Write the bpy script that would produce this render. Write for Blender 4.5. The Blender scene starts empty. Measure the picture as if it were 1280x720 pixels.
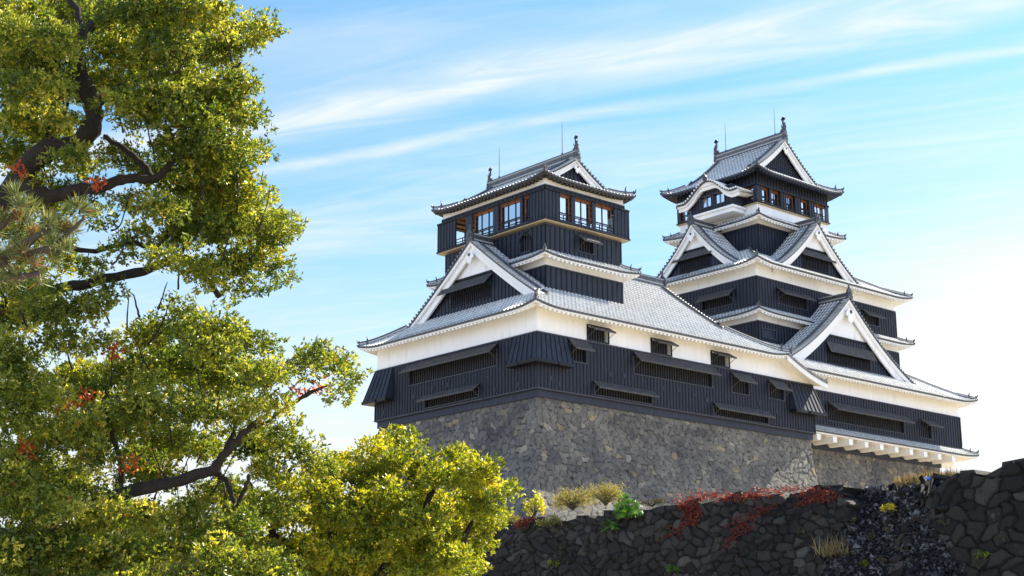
import bpy, bmesh, math, random
import numpy as np
from mathutils import Vector, Matrix
rad = math.radians
sc = bpy.context.scene
COL = sc.collection

# ------------------------------------------------------------------ camera
CAM = Vector((-80.63, -89.094, -22.673))
YAW, PITCH, FPX = rad(48.821), rad(14.465), 1897.46
cd = bpy.data.cameras.new("camera")
cam = bpy.data.objects.new("camera", cd); COL.objects.link(cam)
cam.location = CAM
cam.rotation_euler = (math.pi / 2 + PITCH, 0, YAW - math.pi / 2)
cd.sensor_width = 36; cd.lens = FPX / 1280 * 36
cd.clip_start = 0.1; cd.clip_end = 20000
sc.camera = cam
sc.render.resolution_x = 1024; sc.render.resolution_y = 576

def at(px, py, depth):
    """world point seen at photo pixel (1280x720) at a given depth"""
    f = Vector((math.cos(YAW) * math.cos(PITCH), math.sin(YAW) * math.cos(PITCH), math.sin(PITCH)))
    r = Vector((math.sin(YAW), -math.cos(YAW), 0)); u = r.cross(f)
    return CAM + (f + r * ((px - 640) / FPX) - u * ((py - 360) / FPX)) * depth

# ------------------------------------------------------------------ light
SUN_AZ, SUN_EL = rad(-2.0), rad(40)
SUN_STRENGTH, SKY_STRENGTH, EXPOSURE = 5.0, 0.10, 1.38
sun_dir = Vector((math.cos(SUN_AZ) * math.cos(SUN_EL), math.sin(SUN_AZ) * math.cos(SUN_EL), math.sin(SUN_EL)))
ld = bpy.data.lights.new("sun", 'SUN'); ld.energy = SUN_STRENGTH; ld.angle = rad(0.5); ld.color = (1, .91, .75)
lo = bpy.data.objects.new("sun", ld); COL.objects.link(lo)
lo.rotation_euler = sun_dir.to_track_quat('Z', 'Y').to_euler()
w = bpy.data.worlds.new("World"); sc.world = w; w.use_nodes = True
def build_world():
    nt = w.node_tree; N = nt.nodes; L = nt.links; N.clear()
    def n(t, **k):
        x = N.new(t)
        for a, b in k.items(): setattr(x, a, b)
        return x
    def val(x, i, v): x.inputs[i].default_value = v
    out = n('ShaderNodeOutputWorld'); bg = n('ShaderNodeBackground'); val(bg, 1, SKY_STRENGTH)
    sky = n('ShaderNodeTexSky'); sky.sky_type = 'NISHITA'; sky.sun_disc = False
    sky.sun_elevation = SUN_EL; sky.sun_rotation = math.pi / 2 - SUN_AZ
    sky.air_density = 1.0; sky.dust_density = 0.6; sky.ozone_density = 1.0
    tint = n('ShaderNodeMix', data_type='RGBA', blend_type='MULTIPLY'); val(tint, 0, 1); tint.inputs[7].default_value = SKY_TINT
    L.new(sky.outputs[0], tint.inputs[6])
    # cirrus: a flat layer high above, streaked along one heading
    tc = n('ShaderNodeTexCoord'); sep = n('ShaderNodeSeparateXYZ'); L.new(tc.outputs['Generated'], sep.inputs[0])
    def math_(op, a, b=None, clamp=False):
        m = n('ShaderNodeMath', operation=op, use_clamp=clamp)
        for i, q in enumerate((a, b)):
            if q is None: continue
            if isinstance(q, (int, float)): val(m, i, q)
            else: L.new(q, m.inputs[i])
        return m.outputs[0]
    zc = math_('MAXIMUM', sep.outputs[2], 0.03)
    qx = math_('DIVIDE', sep.outputs[0], zc); qy = math_('DIVIDE', sep.outputs[1], zc)
    ca, sa = math.cos(STREAK), math.sin(STREAK)
    s = math_('ADD', math_('MULTIPLY', qx, ca), math_('MULTIPLY', qy, sa))        # along the streaks
    t = math_('ADD', math_('MULTIPLY', qx, -sa), math_('MULTIPLY', qy, ca))       # across them
    def noise(sx, sy, det, dist=0.0, off=0.0):
        cb = n('ShaderNodeCombineXYZ'); L.new(math_('MULTIPLY', s, sx), cb.inputs[0]); L.new(math_('MULTIPLY', t, sy), cb.inputs[1]); val(cb, 2, off)
        t_ = n('ShaderNodeTexNoise'); L.new(cb.outputs[0], t_.inputs['Vector']); val(t_, 'Scale', 1); val(t_, 'Detail', det); val(t_, 'Roughness', .58); val(t_, 'Distortion', dist)
        return t_.outputs[0]
    def rng(v, a, b):
        m = n('ShaderNodeMapRange'); m.interpolation_type = 'SMOOTHSTEP'; L.new(v, m.inputs[0]); val(m, 1, a); val(m, 2, b); return m.outputs[0]
    n1 = rng(noise(.7, 2.0, 8, .9), .44, .80); n2 = rng(noise(2.2, 8.0, 8, 1.2, 5), .36, .74)
    wob = math_('MULTIPLY', math_('SUBTRACT', noise(.8, 1.2, 5, 0, 9), .5), .16)
    tot = math_('ADD', math_('ADD', .09, math_('MULTIPLY', n1, .32)), math_('MULTIPLY', n2, .13))
    for c, wd, amt in BANDS:
        g = math_('ABSOLUTE', math_('SUBTRACT', math_('ADD', t, wob), c))
        g = math_('SUBTRACT', 1.0, rng(g, 0.0, wd))
        tot = math_('ADD', tot, math_('MULTIPLY', math_('MULTIPLY', g, math_('ADD', math_('MULTIPLY', n2, .55), .5)), amt))
    # bright veil low in the sky and towards the sun
    vd = n('ShaderNodeVectorMath', operation='DOT_PRODUCT'); L.new(tc.outputs['Generated'], vd.inputs[0]); vd.inputs[1].default_value = (math.cos(SUN_AZ - .1), math.sin(SUN_AZ - .1), 0)
    veil = math_('MULTIPLY', rng(vd.outputs['Value'], .58, .90), math_('SUBTRACT', 1.0, rng(math_('ADD', sep.outputs[2], math_('MULTIPLY', math_('SUBTRACT', n1, .4), .10)), .19, .36)))
    low = math_('SUBTRACT', 1.0, rng(sep.outputs[2], .10, .33))
    tot = math_('ADD', tot, math_('ADD', math_('MULTIPLY', veil, 1.0), math_('MULTIPLY', low, .78)))
    tot = math_('MINIMUM', tot, .96)
    mix = n('ShaderNodeMix', data_type='RGBA'); L.new(tot, mix.inputs[0]); L.new(tint.outputs[2], mix.inputs[6]); mix.inputs[7].default_value = CLOUD
    # unseen bright blue-white cloud added behind the camera to fill the shaded walls
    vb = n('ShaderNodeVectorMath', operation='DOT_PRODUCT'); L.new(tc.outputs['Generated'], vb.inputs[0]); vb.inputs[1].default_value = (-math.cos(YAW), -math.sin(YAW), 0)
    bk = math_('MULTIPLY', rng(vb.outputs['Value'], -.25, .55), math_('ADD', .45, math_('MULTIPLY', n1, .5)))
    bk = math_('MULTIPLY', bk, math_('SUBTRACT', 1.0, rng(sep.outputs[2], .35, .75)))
    mix2 = n('ShaderNodeMix', data_type='RGBA'); L.new(bk, mix2.inputs[0]); L.new(mix.outputs[2], mix2.inputs[6]); mix2.inputs[7].default_value = CLOUD_FILL
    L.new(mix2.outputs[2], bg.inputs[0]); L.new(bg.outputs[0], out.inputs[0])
SKY_TINT = (.40, .71, .80, 1); CLOUD = (3.95, 4.05, 4.15, 1); CLOUD_FILL = (7.4, 9.6, 14.5, 1); STREAK = rad(-65.5)
BANDS = [(2.22, .15, .70), (2.44, .05, .45), (2.80, .30, .22)]
build_world()
vs = sc.view_settings
vs.view_transform = 'Standard'; vs.look = 'None'; vs.gamma = 1; vs.use_curve_mapping = False; vs.exposure = EXPOSURE

# ------------------------------------------------------------------ materials
def mat(name): 
    m = bpy.data.materials.new(name); m.use_nodes = True
    return m, m.node_tree.nodes, m.node_tree.links, m.node_tree.nodes['Principled BSDF']
def nnoise(N, L, vec, scale, detail=4, rough=.6):
    t = N.new('ShaderNodeTexNoise'); t.inputs['Scale'].default_value = scale; t.inputs['Detail'].default_value = detail; t.inputs['Roughness'].default_value = rough
    if vec is not None: L.new(vec, t.inputs['Vector'])
    return t
def ramp(N, L, fac, stops):
    r = N.new('ShaderNodeValToRGB'); e = r.color_ramp.elements
    e[0].position, e[0].color = stops[0][0], (*stops[0][1], 1); e[1].position, e[1].color = stops[-1][0], (*stops[-1][1], 1)
    for p_, c in stops[1:-1]:
        q = e.new(p_); q.color = (*c, 1)
    L.new(fac, r.inputs[0]); return r
def simple(name, c, rough=.6, var=.15, scale=3, bump=.0, bscale=20, metallic=0, spec=.5):
    m, N, L, P = mat(name); tc = N.new('ShaderNodeTexCoord')
    t = nnoise(N, L, tc.outputs['Object'], scale, 6)
    r = ramp(N, L, t.outputs[0], [(.3, tuple(x * (1 - var) for x in c)), (.7, tuple(min(1, x * (1 + var)) for x in c))])
    L.new(r.outputs[0], P.inputs['Base Color']); P.inputs['Roughness'].default_value = rough; P.inputs['Metallic'].default_value = metallic
    P.inputs['Specular IOR Level'].default_value = spec
    if bump:
        b = N.new('ShaderNodeBump'); b.inputs['Strength'].default_value = bump; b.inputs['Distance'].default_value = .05
        t2 = nnoise(N, L, tc.outputs['Object'], bscale, 5); L.new(t2.outputs[0], b.inputs['Height']); L.new(b.outputs[0], P.inputs['Normal'])
    return m
def tile_mat(name, c0, c1, band, frac, rough, metal=.6):
    """roof tile: courses along UV.y with lime mortar at each joint"""
    m, N, L, P = mat(name)
    uv = N.new('ShaderNodeUVMap'); sp = N.new('ShaderNodeSeparateXYZ'); L.new(uv.outputs[0], sp.inputs[0])
    f = N.new('ShaderNodeMath'); f.operation = 'DIVIDE'; L.new(sp.outputs[1], f.inputs[0]); f.inputs[1].default_value = .48
    g = N.new('ShaderNodeMath'); g.operation = 'FRACT'; L.new(f.outputs[0], g.inputs[0])
    h = N.new('ShaderNodeMath'); h.operation = 'LESS_THAN'; L.new(g.outputs[0], h.inputs[0]); h.inputs[1].default_value = frac
    t = nnoise(N, L, uv.outputs[0], 2.2, 8); r = ramp(N, L, t.outputs[0], [(.3, c0), (.7, c1)])
    # per-tile tone
    fl = N.new('ShaderNodeVectorMath'); fl.operation = 'FLOOR'; sc_ = N.new('ShaderNodeVectorMath'); sc_.operation = 'MULTIPLY'; sc_.inputs[1].default_value = (2.63, 2.78, 1)
    L.new(uv.outputs[0], sc_.inputs[0]); L.new(sc_.outputs[0], fl.inputs[0])
    wn = N.new('ShaderNodeTexWhiteNoise'); L.new(fl.outputs[0], wn.inputs[0])
    hs = N.new('ShaderNodeHueSaturation'); mr = N.new('ShaderNodeMapRange'); L.new(wn.outputs[0], mr.inputs[0]); mr.inputs[3].default_value = .75; mr.inputs[4].default_value = 1.2
    L.new(mr.outputs[0], hs.inputs['Value']); L.new(r.outputs[0], hs.inputs['Color'])
    mx = N.new('ShaderNodeMix'); mx.data_type = 'RGBA'; L.new(h.outputs[0], mx.inputs[0]); L.new(hs.outputs[0], mx.inputs[6]); mx.inputs[7].default_value = (*band, 1)
    L.new(mx.outputs[2], P.inputs['Base Color']); P.inputs['Roughness'].default_value = rough; P.inputs['Specular IOR Level'].default_value = .8
    im = N.new('ShaderNodeMath'); im.operation = 'MULTIPLY_ADD'; L.new(h.outputs[0], im.inputs[0]); im.inputs[1].default_value = -metal; im.inputs[2].default_value = metal; L.new(im.outputs[0], P.inputs['Metallic'])
    b = N.new('ShaderNodeBump'); b.inputs['Strength'].default_value = .5; b.inputs['Distance'].default_value = .03; L.new(g.outputs[0], b.inputs['Height']); L.new(b.outputs[0], P.inputs['Normal'])
    return m
M = {}
M['pan'] = tile_mat('roof_tile', (.016, .026, .056), (.04, .058, .105), (.60, .61, .63), .24, .42, 0.0)
M['rib'] = tile_mat('round_tile', (.40, .39, .365), (.56, .545, .50), (.80, .785, .74), .24, .5, 0.0)
M['cap'] = simple('tile_end', (.20, .205, .22), .5, .3, 2)
M['ridge'] = tile_mat('ridge_tile', (.07, .075, .085), (.13, .135, .145), (.36, .35, .33), .26, .5)
M['orn'] = simple('ridge_ornament_clay', (.05, .055, .065), .5, .35, 6)
def plaster():
    m, N, L, P = mat('lime_plaster'); tc = N.new('ShaderNodeTexCoord')
    mp = N.new('ShaderNodeMapping'); mp.inputs['Scale'].default_value = (1.2, 1.2, .25); L.new(tc.outputs['Object'], mp.inputs[0])
    t = nnoise(N, L, mp.outputs[0], 1.6, 8, .65); r = ramp(N, L, t.outputs[0], [(.24, (.56, .55, .52)), (.40, (.78, .775, .76)), (.8, (.86, .855, .84))])
    L.new(r.outputs[0], P.inputs['Base Color']); P.inputs['Roughness'].default_value = .85
    return m
M['plaster'] = plaster()
def board():
    m, N, L, P = mat('black_board'); tc = N.new('ShaderNodeTexCoord')
    mp = N.new('ShaderNodeMapping'); mp.inputs['Scale'].default_value = (3, 3, .35); L.new(tc.outputs['Object'], mp.inputs[0])
    t = nnoise(N, L, mp.outputs[0], 2.0, 8, .7)
    r = ramp(N, L, t.outputs[0], [(.25, (.009, .011, .017)), (.55, (.022, .028, .046)), (.72, (.038, .046, .068)), (.9, (.06, .058, .06))])
    L.new(r.outputs[0], P.inputs['Base Color']); P.inputs['Roughness'].default_value = .55; P.inputs['Specular IOR Level'].default_value = .28
    return m
M['board'] = board()
M['batten'] = simple('black_batten', (.005, .006, .009), .5, .3, 3, spec=.3)
M['trim'] = simple('grey_board_trim', (.055, .06, .075), .6, .25, 3, spec=.2)
M['shutter'] = simple('shutter_board', (.075, .073, .074), .75, .3, 3, spec=.12)
M['darkwood'] = simple('dark_eave_timber', (.035, .030, .026), .7, .3, 3)
M['dark'] = simple('dark_interior', (.006, .006, .007), .9, .2, 1)
M['woodtrim'] = simple('pale_wood_trim', (.42, .33, .20), .6, .2, 3)
M['orange'] = simple('cedar_lining', (.22, .075, .025), .6, .25, 2)
M['steel'] = simple('lightning_rod_metal', (.10, .10, .11), .4, .1, 3, metallic=.7)
def glass():
    m, N, L, P = mat('window_glass'); out = N['Material Output']; N.remove(P)
    g = N.new('ShaderNodeBsdfGlossy'); g.inputs['Roughness'].default_value = .03; g.inputs['Color'].default_value = (.85, .88, .95, 1)
    t = N.new('ShaderNodeBsdfTransparent'); t.inputs['Color'].default_value = (.75, .8, .85, 1); x = N.new('ShaderNodeMixShader'); x.inputs[0].default_value = .85
    L.new(t.outputs[0], x.inputs[1]); L.new(g.outputs[0], x.inputs[2]); L.new(x.outputs[0], out.inputs[0]); return m
M['glass'] = glass()
def stone_mat(name, stops, joint, rough=.8, moss=0):
    m, N, L, P = mat(name); tc = N.new('ShaderNodeTexCoord')
    a = N.new('ShaderNodeAttribute'); a.attribute_name = 'tone'; e = N.new('ShaderNodeAttribute'); e.attribute_name = 'joint'
    r = ramp(N, L, a.outputs['Fac'], stops); r.color_ramp.interpolation = 'LINEAR'
    t = nnoise(N, L, tc.outputs['Object'], 2.2, 10, .7)
    hs = N.new('ShaderNodeHueSaturation'); mr = N.new('ShaderNodeMapRange'); mr.inputs[1].default_value = .25; mr.inputs[2].default_value = .75; mr.inputs[3].default_value = .55; mr.inputs[4].default_value = 1.4
    L.new(t.outputs[0], mr.inputs[0]); L.new(mr.outputs[0], hs.inputs['Value']); L.new(r.outputs[0], hs.inputs['Color'])
    big = nnoise(N, L, tc.outputs['Object'], .22, 5, .6); mb_ = N.new('ShaderNodeMix'); mb_.data_type = 'RGBA'; mb_.blend_type = 'MULTIPLY'; mb_.inputs[0].default_value = 1
    br = ramp(N, L, big.outputs[0], [(.35, (.62, .62, .66)), (.6, (1.1, 1.08, 1.02))]); L.new(hs.outputs[0], mb_.inputs[6]); L.new(br.outputs[0], mb_.inputs[7])
    mx = N.new('ShaderNodeMix'); mx.data_type = 'RGBA'; L.new(e.outputs['Fac'], mx.inputs[0]); mx.inputs[6].default_value = (*joint, 1); L.new(mb_.outputs[2], mx.inputs[7])
    last = mx.outputs[2]
    if moss:
        t3 = nnoise(N, L, tc.outputs['Object'], .9, 8, .7); r3 = ramp(N, L, t3.outputs[0], [(.56, (0, 0, 0)), (.70, (1, 1, 1))])
        m3 = N.new('ShaderNodeMix'); m3.data_type = 'RGBA'; L.new(r3.outputs[0], m3.inputs[0]); L.new(last, m3.inputs[6]); m3.inputs[7].default_value = (.022, .022, .008, 1)
        last = m3.outputs[2]
        t4 = nnoise(N, L, tc.outputs['Object'], 3.4, 10, .75); r4 = ramp(N, L, t4.outputs[0], [(.60, (0, 0, 0)), (.68, (.8, .8, .8))])
        m4 = N.new('ShaderNodeMix'); m4.data_type = 'RGBA'; L.new(r4.outputs[0], m4.inputs[0]); L.new(last, m4.inputs[6]); m4.inputs[7].default_value = (.085, .088, .082, 1); last = m4.outputs[2]
    L.new(last, P.inputs['Base Color']); P.inputs['Roughness'].default_value = rough; P.inputs['Specular IOR Level'].default_value = .3
    b = N.new('ShaderNodeBump'); b.inputs['Strength'].default_value = 1.0; b.inputs['Distance'].default_value = .09
    t2 = nnoise(N, L, tc.outputs['Object'], 6, 10, .75); L.new(t2.outputs[0], b.inputs['Height']); L.new(b.outputs[0], P.inputs['Normal'])
    return m
M['stone'] = stone_mat('base_stone', [(0, (.11, .108, .106)), (.3, (.135, .131, .125)), (.6, (.155, .150, .140)), (.90, (.18, .172, .152)), (.96, (.27, .22, .14)), (1, (.29, .28, .26))], (.012, .012, .012))
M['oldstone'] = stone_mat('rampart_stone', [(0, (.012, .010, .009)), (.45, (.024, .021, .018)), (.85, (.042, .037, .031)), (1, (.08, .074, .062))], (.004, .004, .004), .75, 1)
def leaf_mat(name, stops, trans=.5, rough=.38, tint=(1.5, 1.25, .5)):
    m, N, L, P = mat(name); out = N['Material Output']
    a = N.new('ShaderNodeAttribute'); a.attribute_name = 'tone'; r = ramp(N, L, a.outputs['Fac'], stops)
    L.new(r.outputs[0], P.inputs['Base Color']); P.inputs['Roughness'].default_value = rough; P.inputs['Specular IOR Level'].default_value = .45
    tr = N.new('ShaderNodeBsdfTranslucent'); mu = N.new('ShaderNodeMix'); mu.data_type = 'RGBA'; mu.blend_type = 'MULTIPLY'; mu.inputs[0].default_value = 1
    L.new(r.outputs[0], mu.inputs[6]); mu.inputs[7].default_value = (*tint, 1); L.new(mu.outputs[2], tr.inputs['Color'])
    x = N.new('ShaderNodeMixShader'); x.inputs[0].default_value = trans; L.new(P.outputs[0], x.inputs[1]); L.new(tr.outputs[0], x.inputs[2]); L.new(x.outputs[0], out.inputs[0])
    return m
M['leaf'] = leaf_mat('camphor_leaf', [(0, (.045, .08, .012)), (.35, (.085, .13, .018)), (.66, (.23, .265, .036)), (.955, (.46, .44, .08)), (.965, (.30, .05, .02)), (1, (.42, .09, .03))], .5, .34, (1.9, 1.7, .7))
M['leaf2'] = leaf_mat('yellow_camphor_leaf', [(0, (.045, .08, .010)), (.3, (.11, .16, .017)), (.65, (.30, .33, .034)), (1, (.52, .47, .06))], .5, .34, (1.9, 1.65, .45))
M['shrubleaf'] = leaf_mat('shrub_leaf', [(0, (.08, .10, .02)), (.5, (.19, .19, .04)), (1, (.38, .33, .10))], .45, .5)
M['greenleaf'] = leaf_mat('green_fan_leaf', [(0, (.04, .13, .012)), (1, (.20, .36, .04))], .5, .4, (1.2, 1.4, .5))
M['redleaf'] = leaf_mat('red_ivy_leaf', [(0, (.10, .018, .012)), (.5, (.26, .045, .025)), (1, (.40, .14, .07))], .35, .6, (1.5, .7, .5))
M['drygrass'] = leaf_mat('dry_grass_blade', [(0, (.22, .15, .06)), (1, (.42, .33, .15))], .3, .7, (1.1, 1, .8))
M['pine'] = leaf_mat('pine_needle', [(0, (.08, .13, .04)), (.6, (.22, .27, .09)), (.85, (.34, .33, .13)), (1, (.40, .18, .07))], .3, .45)
M['bark'] = simple('camphor_bark', (.022, .016, .011), .95, .45, 5, .9, 14)
M['twig'] = simple('grey_twig', (.06, .045, .035), .9, .3, 5)
def ground_mat(name, stops, scale):
    m, N, L, P = mat(name); tc = N.new('ShaderNodeTexCoord'); t = nnoise(N, L, tc.outputs['Object'], scale, 10, .65)
    r = ramp(N, L, t.outputs[0], stops); L.new(r.outputs[0], P.inputs['Base Color']); P.inputs['Roughness'].default_value = .95
    b = N.new('ShaderNodeBump'); b.inputs['Strength'].default_value = .5; t2 = nnoise(N, L, tc.outputs['Object'], 12, 6); L.new(t2.outputs[0], b.inputs['Height']); L.new(b.outputs[0], P.inputs['Normal'])
    return m
M['rubble'] = stone_mat('rubble_stone', [(0, (.016, .016, .019)), (.6, (.050, .051, .057)), (1, (.20, .20, .21))], (.01, .01, .01), .85)
M['ground'] = ground_mat('gravel_ground', [(.3, (.30, .26, .20)), (.7, (.42, .37, .29))], .3)
M['terrace'] = ground_mat('pale_earth', [(.3, (.40, .32, .20)), (.7, (.52, .43, .28))], .5)
M['tarp'] = simple('blue_tarp', (.02, .16, .55), .45, .2, 4, .4, 6)
M['yellow'] = simple('yellow_bloom', (.62, .48, .03), .6, .2, 8)

# ------------------------------------------------------------------ mesh builder
class MB:
    def __init__(s): s.v = []; s.f = []; s.m = []; s.uv = []
    def face(s, pts, mi=0, uv=None):
        b = len(s.v); s.v += [tuple(p) for p in pts]; s.f.append(tuple(range(b, b + len(pts)))); s.m.append(mi); s.uv.append(uv)
    def grid(s, rows, mi=0, uvs=None, close=False):
        b = len(s.v); n = len(rows[0])
        for r in rows: s.v += [tuple(p) for p in r]
        for i in range(len(rows) - 1):
            for j in range(n if close else n - 1):
                k = (j + 1) % n
                s.f.append((b + i * n + j, b + i * n + k, b + (i + 1) * n + k, b + (i + 1) * n + j)); s.m.append(mi)
                s.uv.append((uvs[i][j], uvs[i][k], uvs[i + 1][k], uvs[i + 1][j]) if uvs else None)
    def box(s, x0, x1, y0, y1, z0, z1, mi=0):
        p = [(x, y, z) for z in (z0, z1) for y in (y0, y1) for x in (x0, x1)]; b = len(s.v); s.v += p
        for q in ((0, 2, 3, 1), (4, 5, 7, 6), (0, 1, 5, 4), (2, 6, 7, 3), (0, 4, 6, 2), (1, 3, 7, 5)):
            s.f.append(tuple(b + i for i in q)); s.m.append(mi); s.uv.append(None)
    def hexa(s, p, mi=0):
        """8 points: 4 bottom ring, 4 top ring in the same order"""
        b = len(s.v); s.v += [tuple(q) for q in p]
        for q in ((3, 2, 1, 0), (4, 5, 6, 7), (0, 1, 5, 4), (1, 2, 6, 5), (2, 3, 7, 6), (3, 0, 4, 7)):
            s.f.append(tuple(b + i for i in q)); s.m.append(mi); s.uv.append(None)
    def prism(s, pts, vec, mi=0):
        n = len(pts); b = len(s.v); vec = Vector(vec)
        s.v += [tuple(p) for p in pts] + [tuple(Vector(p) + vec) for p in pts]
        s.f.append(tuple(range(b, b + n))[::-1]); s.f.append(tuple(range(b + n, b + 2 * n))); s.m += [mi, mi]; s.uv += [None, None]
        for i in range(n):
            j = (i + 1) % n; s.f.append((b + i, b + j, b + n + j, b + n + i)); s.m.append(mi); s.uv.append(None)
    def tube(s, path, r, n=6, mi=0, caps=True):
        path = [Vector(p) for p in path]; rows = []
        if not isinstance(r, (list, tuple)): r = [r] * len(path)
        ref = None
        for i, p in enumerate(path):
            t = (path[min(i + 1, len(path) - 1)] - path[max(i - 1, 0)]).normalized()
            if ref is None or abs(ref.dot(t)) > .95: ref = Vector((0, 0, 1)) if abs(t.z) < .9 else Vector((1, 0, 0))
            a = (ref - t * ref.dot(t)).normalized(); c = t.cross(a); ref = a
            rows.append([p + (a * math.cos(q * 2 * math.pi / n) + c * math.sin(q * 2 * math.pi / n)) * r[i] for q in range(n)])
        s.grid(rows, mi, None, True)
        if caps: s.face(rows[0][::-1], mi); s.face(rows[-1], mi)
    def ball(s, c, r, mi=0, sq=(1, 1, 1), nu=8, nv=5):
        c = Vector(c); rows = []
        for i in range(nv + 1):
            th = math.pi * i / nv
            rows.append([c + Vector((r * sq[0] * math.sin(th) * math.cos(a), r * sq[1] * math.sin(th) * math.sin(a), r * sq[2] * math.cos(th))) for a in [2 * math.pi * j / nu for j in range(nu)]])
        s.grid(rows, mi, None, True)
    def build(s, name, mats, parent=None, smooth=False, fix=True, into=None, **tags):
        me = bpy.data.meshes.new(name); me.from_pydata(s.v, [], s.f)
        for m in (mats if isinstance(mats, (list, tuple)) else [mats]): me.materials.append(M[m] if isinstance(m, str) else m)
        me.polygons.foreach_set('material_index', s.m)
        if any(u is not None for u in s.uv):
            ul = me.uv_layers.new(name='UVMap'); arr = []
            for f, u in zip(s.f, s.uv): arr += [c for q in (u if u is not None else [(0, 0)] * len(f)) for c in q]
            ul.data.foreach_set('uv', arr)
        if fix:
            bm = bmesh.new(); bm.from_mesh(me); bmesh.ops.remove_doubles(bm, verts=bm.verts, dist=.0005); bmesh.ops.recalc_face_normals(bm, faces=bm.faces); bm.to_mesh(me); bm.free()
        if smooth: me.polygons.foreach_set('use_smooth', [True] * len(me.polygons))
        me.update()
        if into: into.data = me; return into
        o = bpy.data.objects.new(name, me); COL.objects.link(o)
        if parent: o.parent = parent; o.matrix_parent_inverse = parent.matrix_basis.inverted()
        for k, v_ in tags.items(): o[k] = v_
        return o
def thing(name, label, cat, loc=(0, 0, 0), group=None):
    o = bpy.data.objects.new(name, None); COL.objects.link(o); o.location = loc; o['label'] = label; o['category'] = cat; o.empty_display_size = .3
    if group: o['group'] = group
    return o
def tag(o, label, cat, group=None):
    o['label'] = label; o['category'] = cat
    if group: o['group'] = group
    return o

class Fc:
    """a facade: axis 'R' faces -Y (u = x), axis 'L' faces -X (u = y)"""
    def __init__(s, ax, plane): s.ax = ax; s.p = plane
    def pt(s, u, o, z): return Vector((u, s.p - o, z)) if s.ax == 'R' else Vector((s.p - o, u, z))
    def box(s, mb, u0, u1, o0, o1, z0, z1, mi=0):
        a = s.pt(u0, o0, z0); b = s.pt(u1, o1, z1)
        mb.box(min(a.x, b.x), max(a.x, b.x), min(a.y, b.y), max(a.y, b.y), z0, z1, mi)
    def quad(s, mb, q, mi=0): mb.face([s.pt(*p) for p in q], mi)

def wall_sheet(mb, F, u0, u1, z0, z1, holes=(), depth=.45, mi=0, dark=1):
    us = sorted({u0, u1, *[h[0] for h in holes], *[h[1] for h in holes]}); zs = sorted({z0, z1, *[h[2] for h in holes], *[h[3] for h in holes]})
    us = [u for u in us if u0 <= u <= u1]; zs = [z for z in zs if z0 <= z <= z1]
    for i in range(len(us) - 1):
        for j in range(len(zs) - 1):
            cu, cz = (us[i] + us[i + 1]) / 2, (zs[j] + zs[j + 1]) / 2
            if any(h[0] < cu < h[1] and h[2] < cz < h[3] for h in holes): continue
            F.quad(mb, [(us[i], 0, zs[j]), (us[i + 1], 0, zs[j]), (us[i + 1], 0, zs[j + 1]), (us[i], 0, zs[j + 1])], mi)
    for a, b, c, d in holes:
        F.quad(mb, [(a, -depth, c), (b, -depth, c), (b, -depth, d), (a, -depth, d)], dark)
        for q in ([(a, 0, c), (a, -depth, c), (a, -depth, d), (a, 0, d)], [(b, 0, c), (b, -depth, c), (b, -depth, d), (b, 0, d)],
                  [(a, 0, c), (b, 0, c), (b, -depth, c), (a, -depth, c)], [(a, 0, d), (b, 0, d), (b, -depth, d), (a, -depth, d)]): F.quad(mb, q, mi)
def battens(mb, F, u0, u1, z0, z1, holes=(), pitch=.46, w_=.14, o=.05, mi=0, skip=()):
    n = max(1, round((u1 - u0) / pitch))
    for i in range(n + 1):
        u = u0 + (u1 - u0) * i / n; segs = [(z0, z1)]
        for h in list(holes) + list(skip):
            if h[0] - .05 < u < h[1] + .05:
                segs = [s_ for a, b in segs for s_ in ((a, min(b, h[2])), (max(a, h[3]), b)) if s_[1] - s_[0] > .05]
        for a, b in segs: F.box(mb, u - w_ / 2, u + w_ / 2, .002, o, a, b, mi)
def board_wall(parent, F, u0, u1, z0, z1, holes=(), pitch=.46, trims=True, name='board_wall', skip=()):
    mb = MB(); wall_sheet(mb, F, u0, u1, z0, z1, holes)
    battens(mb, F, u0, u1, z0 + .12, z1 - .12, holes, pitch, mi=2, skip=skip)
    if trims:
        F.box(mb, u0 - .04, u1 + .04, .003, .075, z1 - .10, z1, 3); F.box(mb, u0 - .06, u1 + .06, .003, .12, z0, z0 + .10, 3)
    for a, b, c, d in holes:                       # frame round every opening
        for q in ((a - .07, b + .07, c - .08, c), (a - .07, b + .07, d, d + .08), (a - .07, a, c, d), (b, b + .07, c, d)): F.box(mb, q[0], q[1], .004, .085, q[2], q[3], 3)
    rnd = random.Random(int(u1 * 10 + z1 * 7))     # small gun loops
    return mb.build(name, ['board', 'dark', 'batten', 'trim'], parent)
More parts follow.
